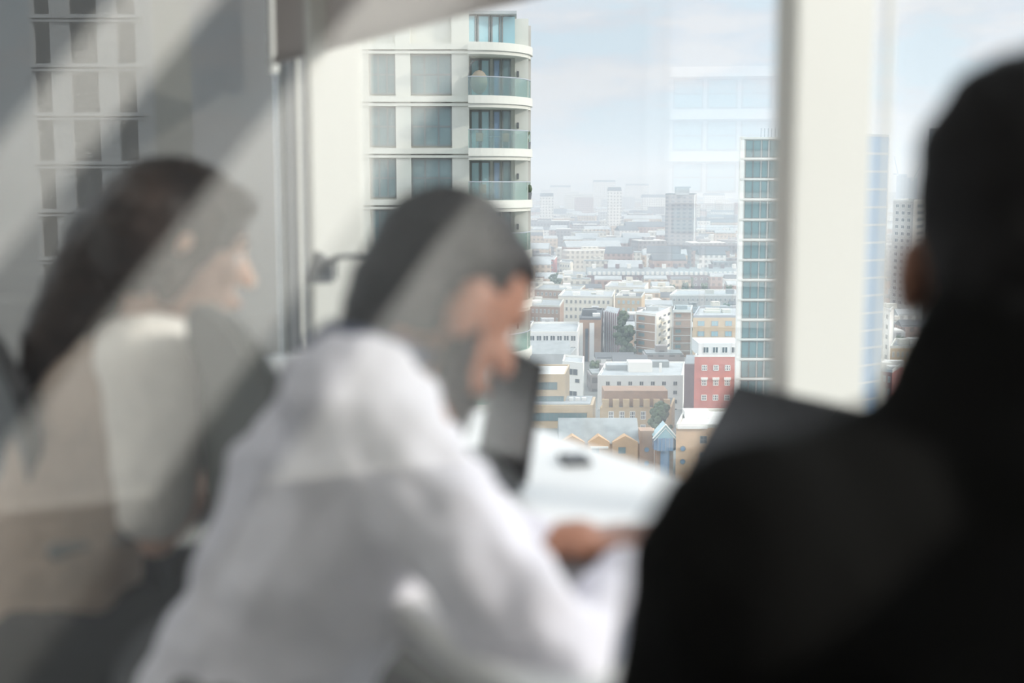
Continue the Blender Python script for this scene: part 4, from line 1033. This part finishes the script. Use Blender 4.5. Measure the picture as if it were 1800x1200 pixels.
for i in range(140):
    by = rnd.uniform(470, 690); d = 60.0 * F / (by - HOR); px = rnd.uniform(930, 1335) if rnd.random() < .85 else rnd.uniform(1550, 1620); X_ = pw(px, 330, d).x
    if any(abs(X_ - q_[0]) < 5 + q_[2] and abs(d - q_[1]) < 5 + q_[3] for q_ in TAKEN): continue
    TAKEN.append((X_, d, 3, 3))
    if tp_ is None:
        m_ = MB()
        for j in range(30):
            a_ = rnd.uniform(0, 2 * pi); r_ = rnd.uniform(0, 2.4); z = rnd.uniform(2, 7); r2 = r_ * (1.2 - .1 * z)
            m_.ell((r2 * cos(a_), r2 * sin(a_), z), (rnd.uniform(.6, 1.1),) * 3, n=6, m=5)
        o = m_.build('tree', M['leaf']); tp_ = o
    else: o = tp_.copy(); C.objects.link(o)
    o.location = (X_, d, GZ); o.rotation_euler = (0, 0, rnd.uniform(0, 6)); o.scale = (1, 1, rnd.uniform(.8, 1.3))
    lm = min(LANDMARKS2, key=lambda q_: (q_[0] - px) ** 2 + (q_[1] - by) ** 2)
    tag(o, 'small street tree %s %s' % (('left of' if px < lm[0] else 'right of') + ('' if by < lm[1] else ' and below'), lm[2]), 'tree', 'small trees in the streets')
# the rest of the far rooftops, too many and too small to tell apart
TAKEN += [(pw(p_, 330, d_).x, d_, 14, 14) for p_, d_ in ((1577, 2200), (1604, 2210))]
fs_ = MB()
for i in range(2600):
    by = rnd.uniform(340, 430); d = 60.0 * F / (by - HOR); px = rnd.uniform(920, 1660); X_ = pw(px, 330, d).x
    w_ = rnd.uniform(8, 30) + .004 * d; dp = rnd.uniform(8, 16)
    if any(abs(X_ - q_[0]) < w_ / 2 + q_[2] and abs(d + dp / 2 - q_[1]) < dp / 2 + q_[3] for q_ in TAKEN): continue
    h_ = rnd.uniform(5, 13) + .002 * d + (rnd.random() < .05) * rnd.uniform(10, 28)
    fs_.box(X_ - w_ / 2, X_ + w_ / 2, d, d + dp, GZ, GZ + h_, rnd.randrange(6))
o = fs_.build('distant_rooftops', fm); o['kind'] = 'stuff'; o['label'] = 'countless tiny hazy rooftops spreading towards the horizon'; o['category'] = 'rooftops'

# trees
def tree(px, d, hh, lab, n=16, rr=3.0):
    t = thing('tree', lab, 'tree', (pw(px, 330, d).x, d, GZ))
    MB().capsule((0, 0, 0), (0, 0, hh * .6), .5, .25, 8).build('trunk', M['bark'], t)
    m_ = MB()
    for i in range(n * 4):
        a_ = rnd.uniform(0, 2 * pi); r_ = rnd.uniform(0, rr); z = rnd.uniform(.35, 1) * hh; r2 = r_ * (1.25 - .8 * z / hh)
        m_.ell((r2 * cos(a_), r2 * sin(a_), z), (rnd.uniform(.5, 1.1),) * 3, n=6, m=5)
    m_.build('crown', M['leaf'], t)
tree(1096, 440, 16.5, 'dark tree left of the brown tower block', rr=4.0)
tree(1108, 430, 13, 'lower dark tree close against the brown tower block', rr=3.4)
tree(1166, 300, 9, 'small green tree before the white block, right', rr=3)
tree(975, 700, 12, 'rounded tree by the red and white block', rr=5)
same_ = {}
for o in bpy.data.objects:
    if o.parent is None and o.name.split('.')[0] in ('far_block', 'small_house', 'tree'): same_.setdefault(o['label'], []).append(o)
for l_, os_ in same_.items():
    if len(os_) > 1:
        os_.sort(key=lambda o: o.location.y)
        for o, w_ in zip(os_, ('front', 'rear') if len(os_) == 2 else ('front', 'second', 'third', 'fourth', 'fifth', 'sixth', 'seventh')): o['label'] = w_ + ' ' + l_
# low hills closing the view
hm = MB(); pts = []
for i in range(61):
    xx = -2500 + i * 100; pts.append((xx, 6500, GZ + 95 + 45 * sin(i * .21) + 22 * sin(i * .55 + 1) + 8 * sin(i * 1.7)))
for (a_, b_) in zip(pts[:-1], pts[1:]): hm.add([(a_[0], 5600, GZ), (b_[0], 5600, GZ), b_, a_], [(0, 1, 2, 3)]); hm.add([(a_[0], 7800, GZ), (b_[0], 7800, GZ), b_, a_], [(0, 3, 2, 1)])
M['hill'] = mat('hill', (.10, .13, .11), .95)
hm.build('hills', M['hill'])['kind'] = 'structure'

# haze lying over the city
hz = bpy.data.materials.new('haze'); hz.use_nodes = True; t_ = hz.node_tree; t_.nodes.clear()
o_ = t_.nodes.new('ShaderNodeOutputMaterial'); v_ = t_.nodes.new('ShaderNodeVolumeScatter'); v_.inputs['Color'].default_value = (.80, .905, 1, 1); v_.inputs['Density'].default_value = .00080
v_.inputs['Anisotropy'].default_value = .2
t_.links.new(v_.outputs[0], o_.inputs['Volume'])
o = MB().box(-5000, 5000, 72, 9000, GZ + .2, GZ + 120).build('haze', hz); o['kind'] = 'structure'
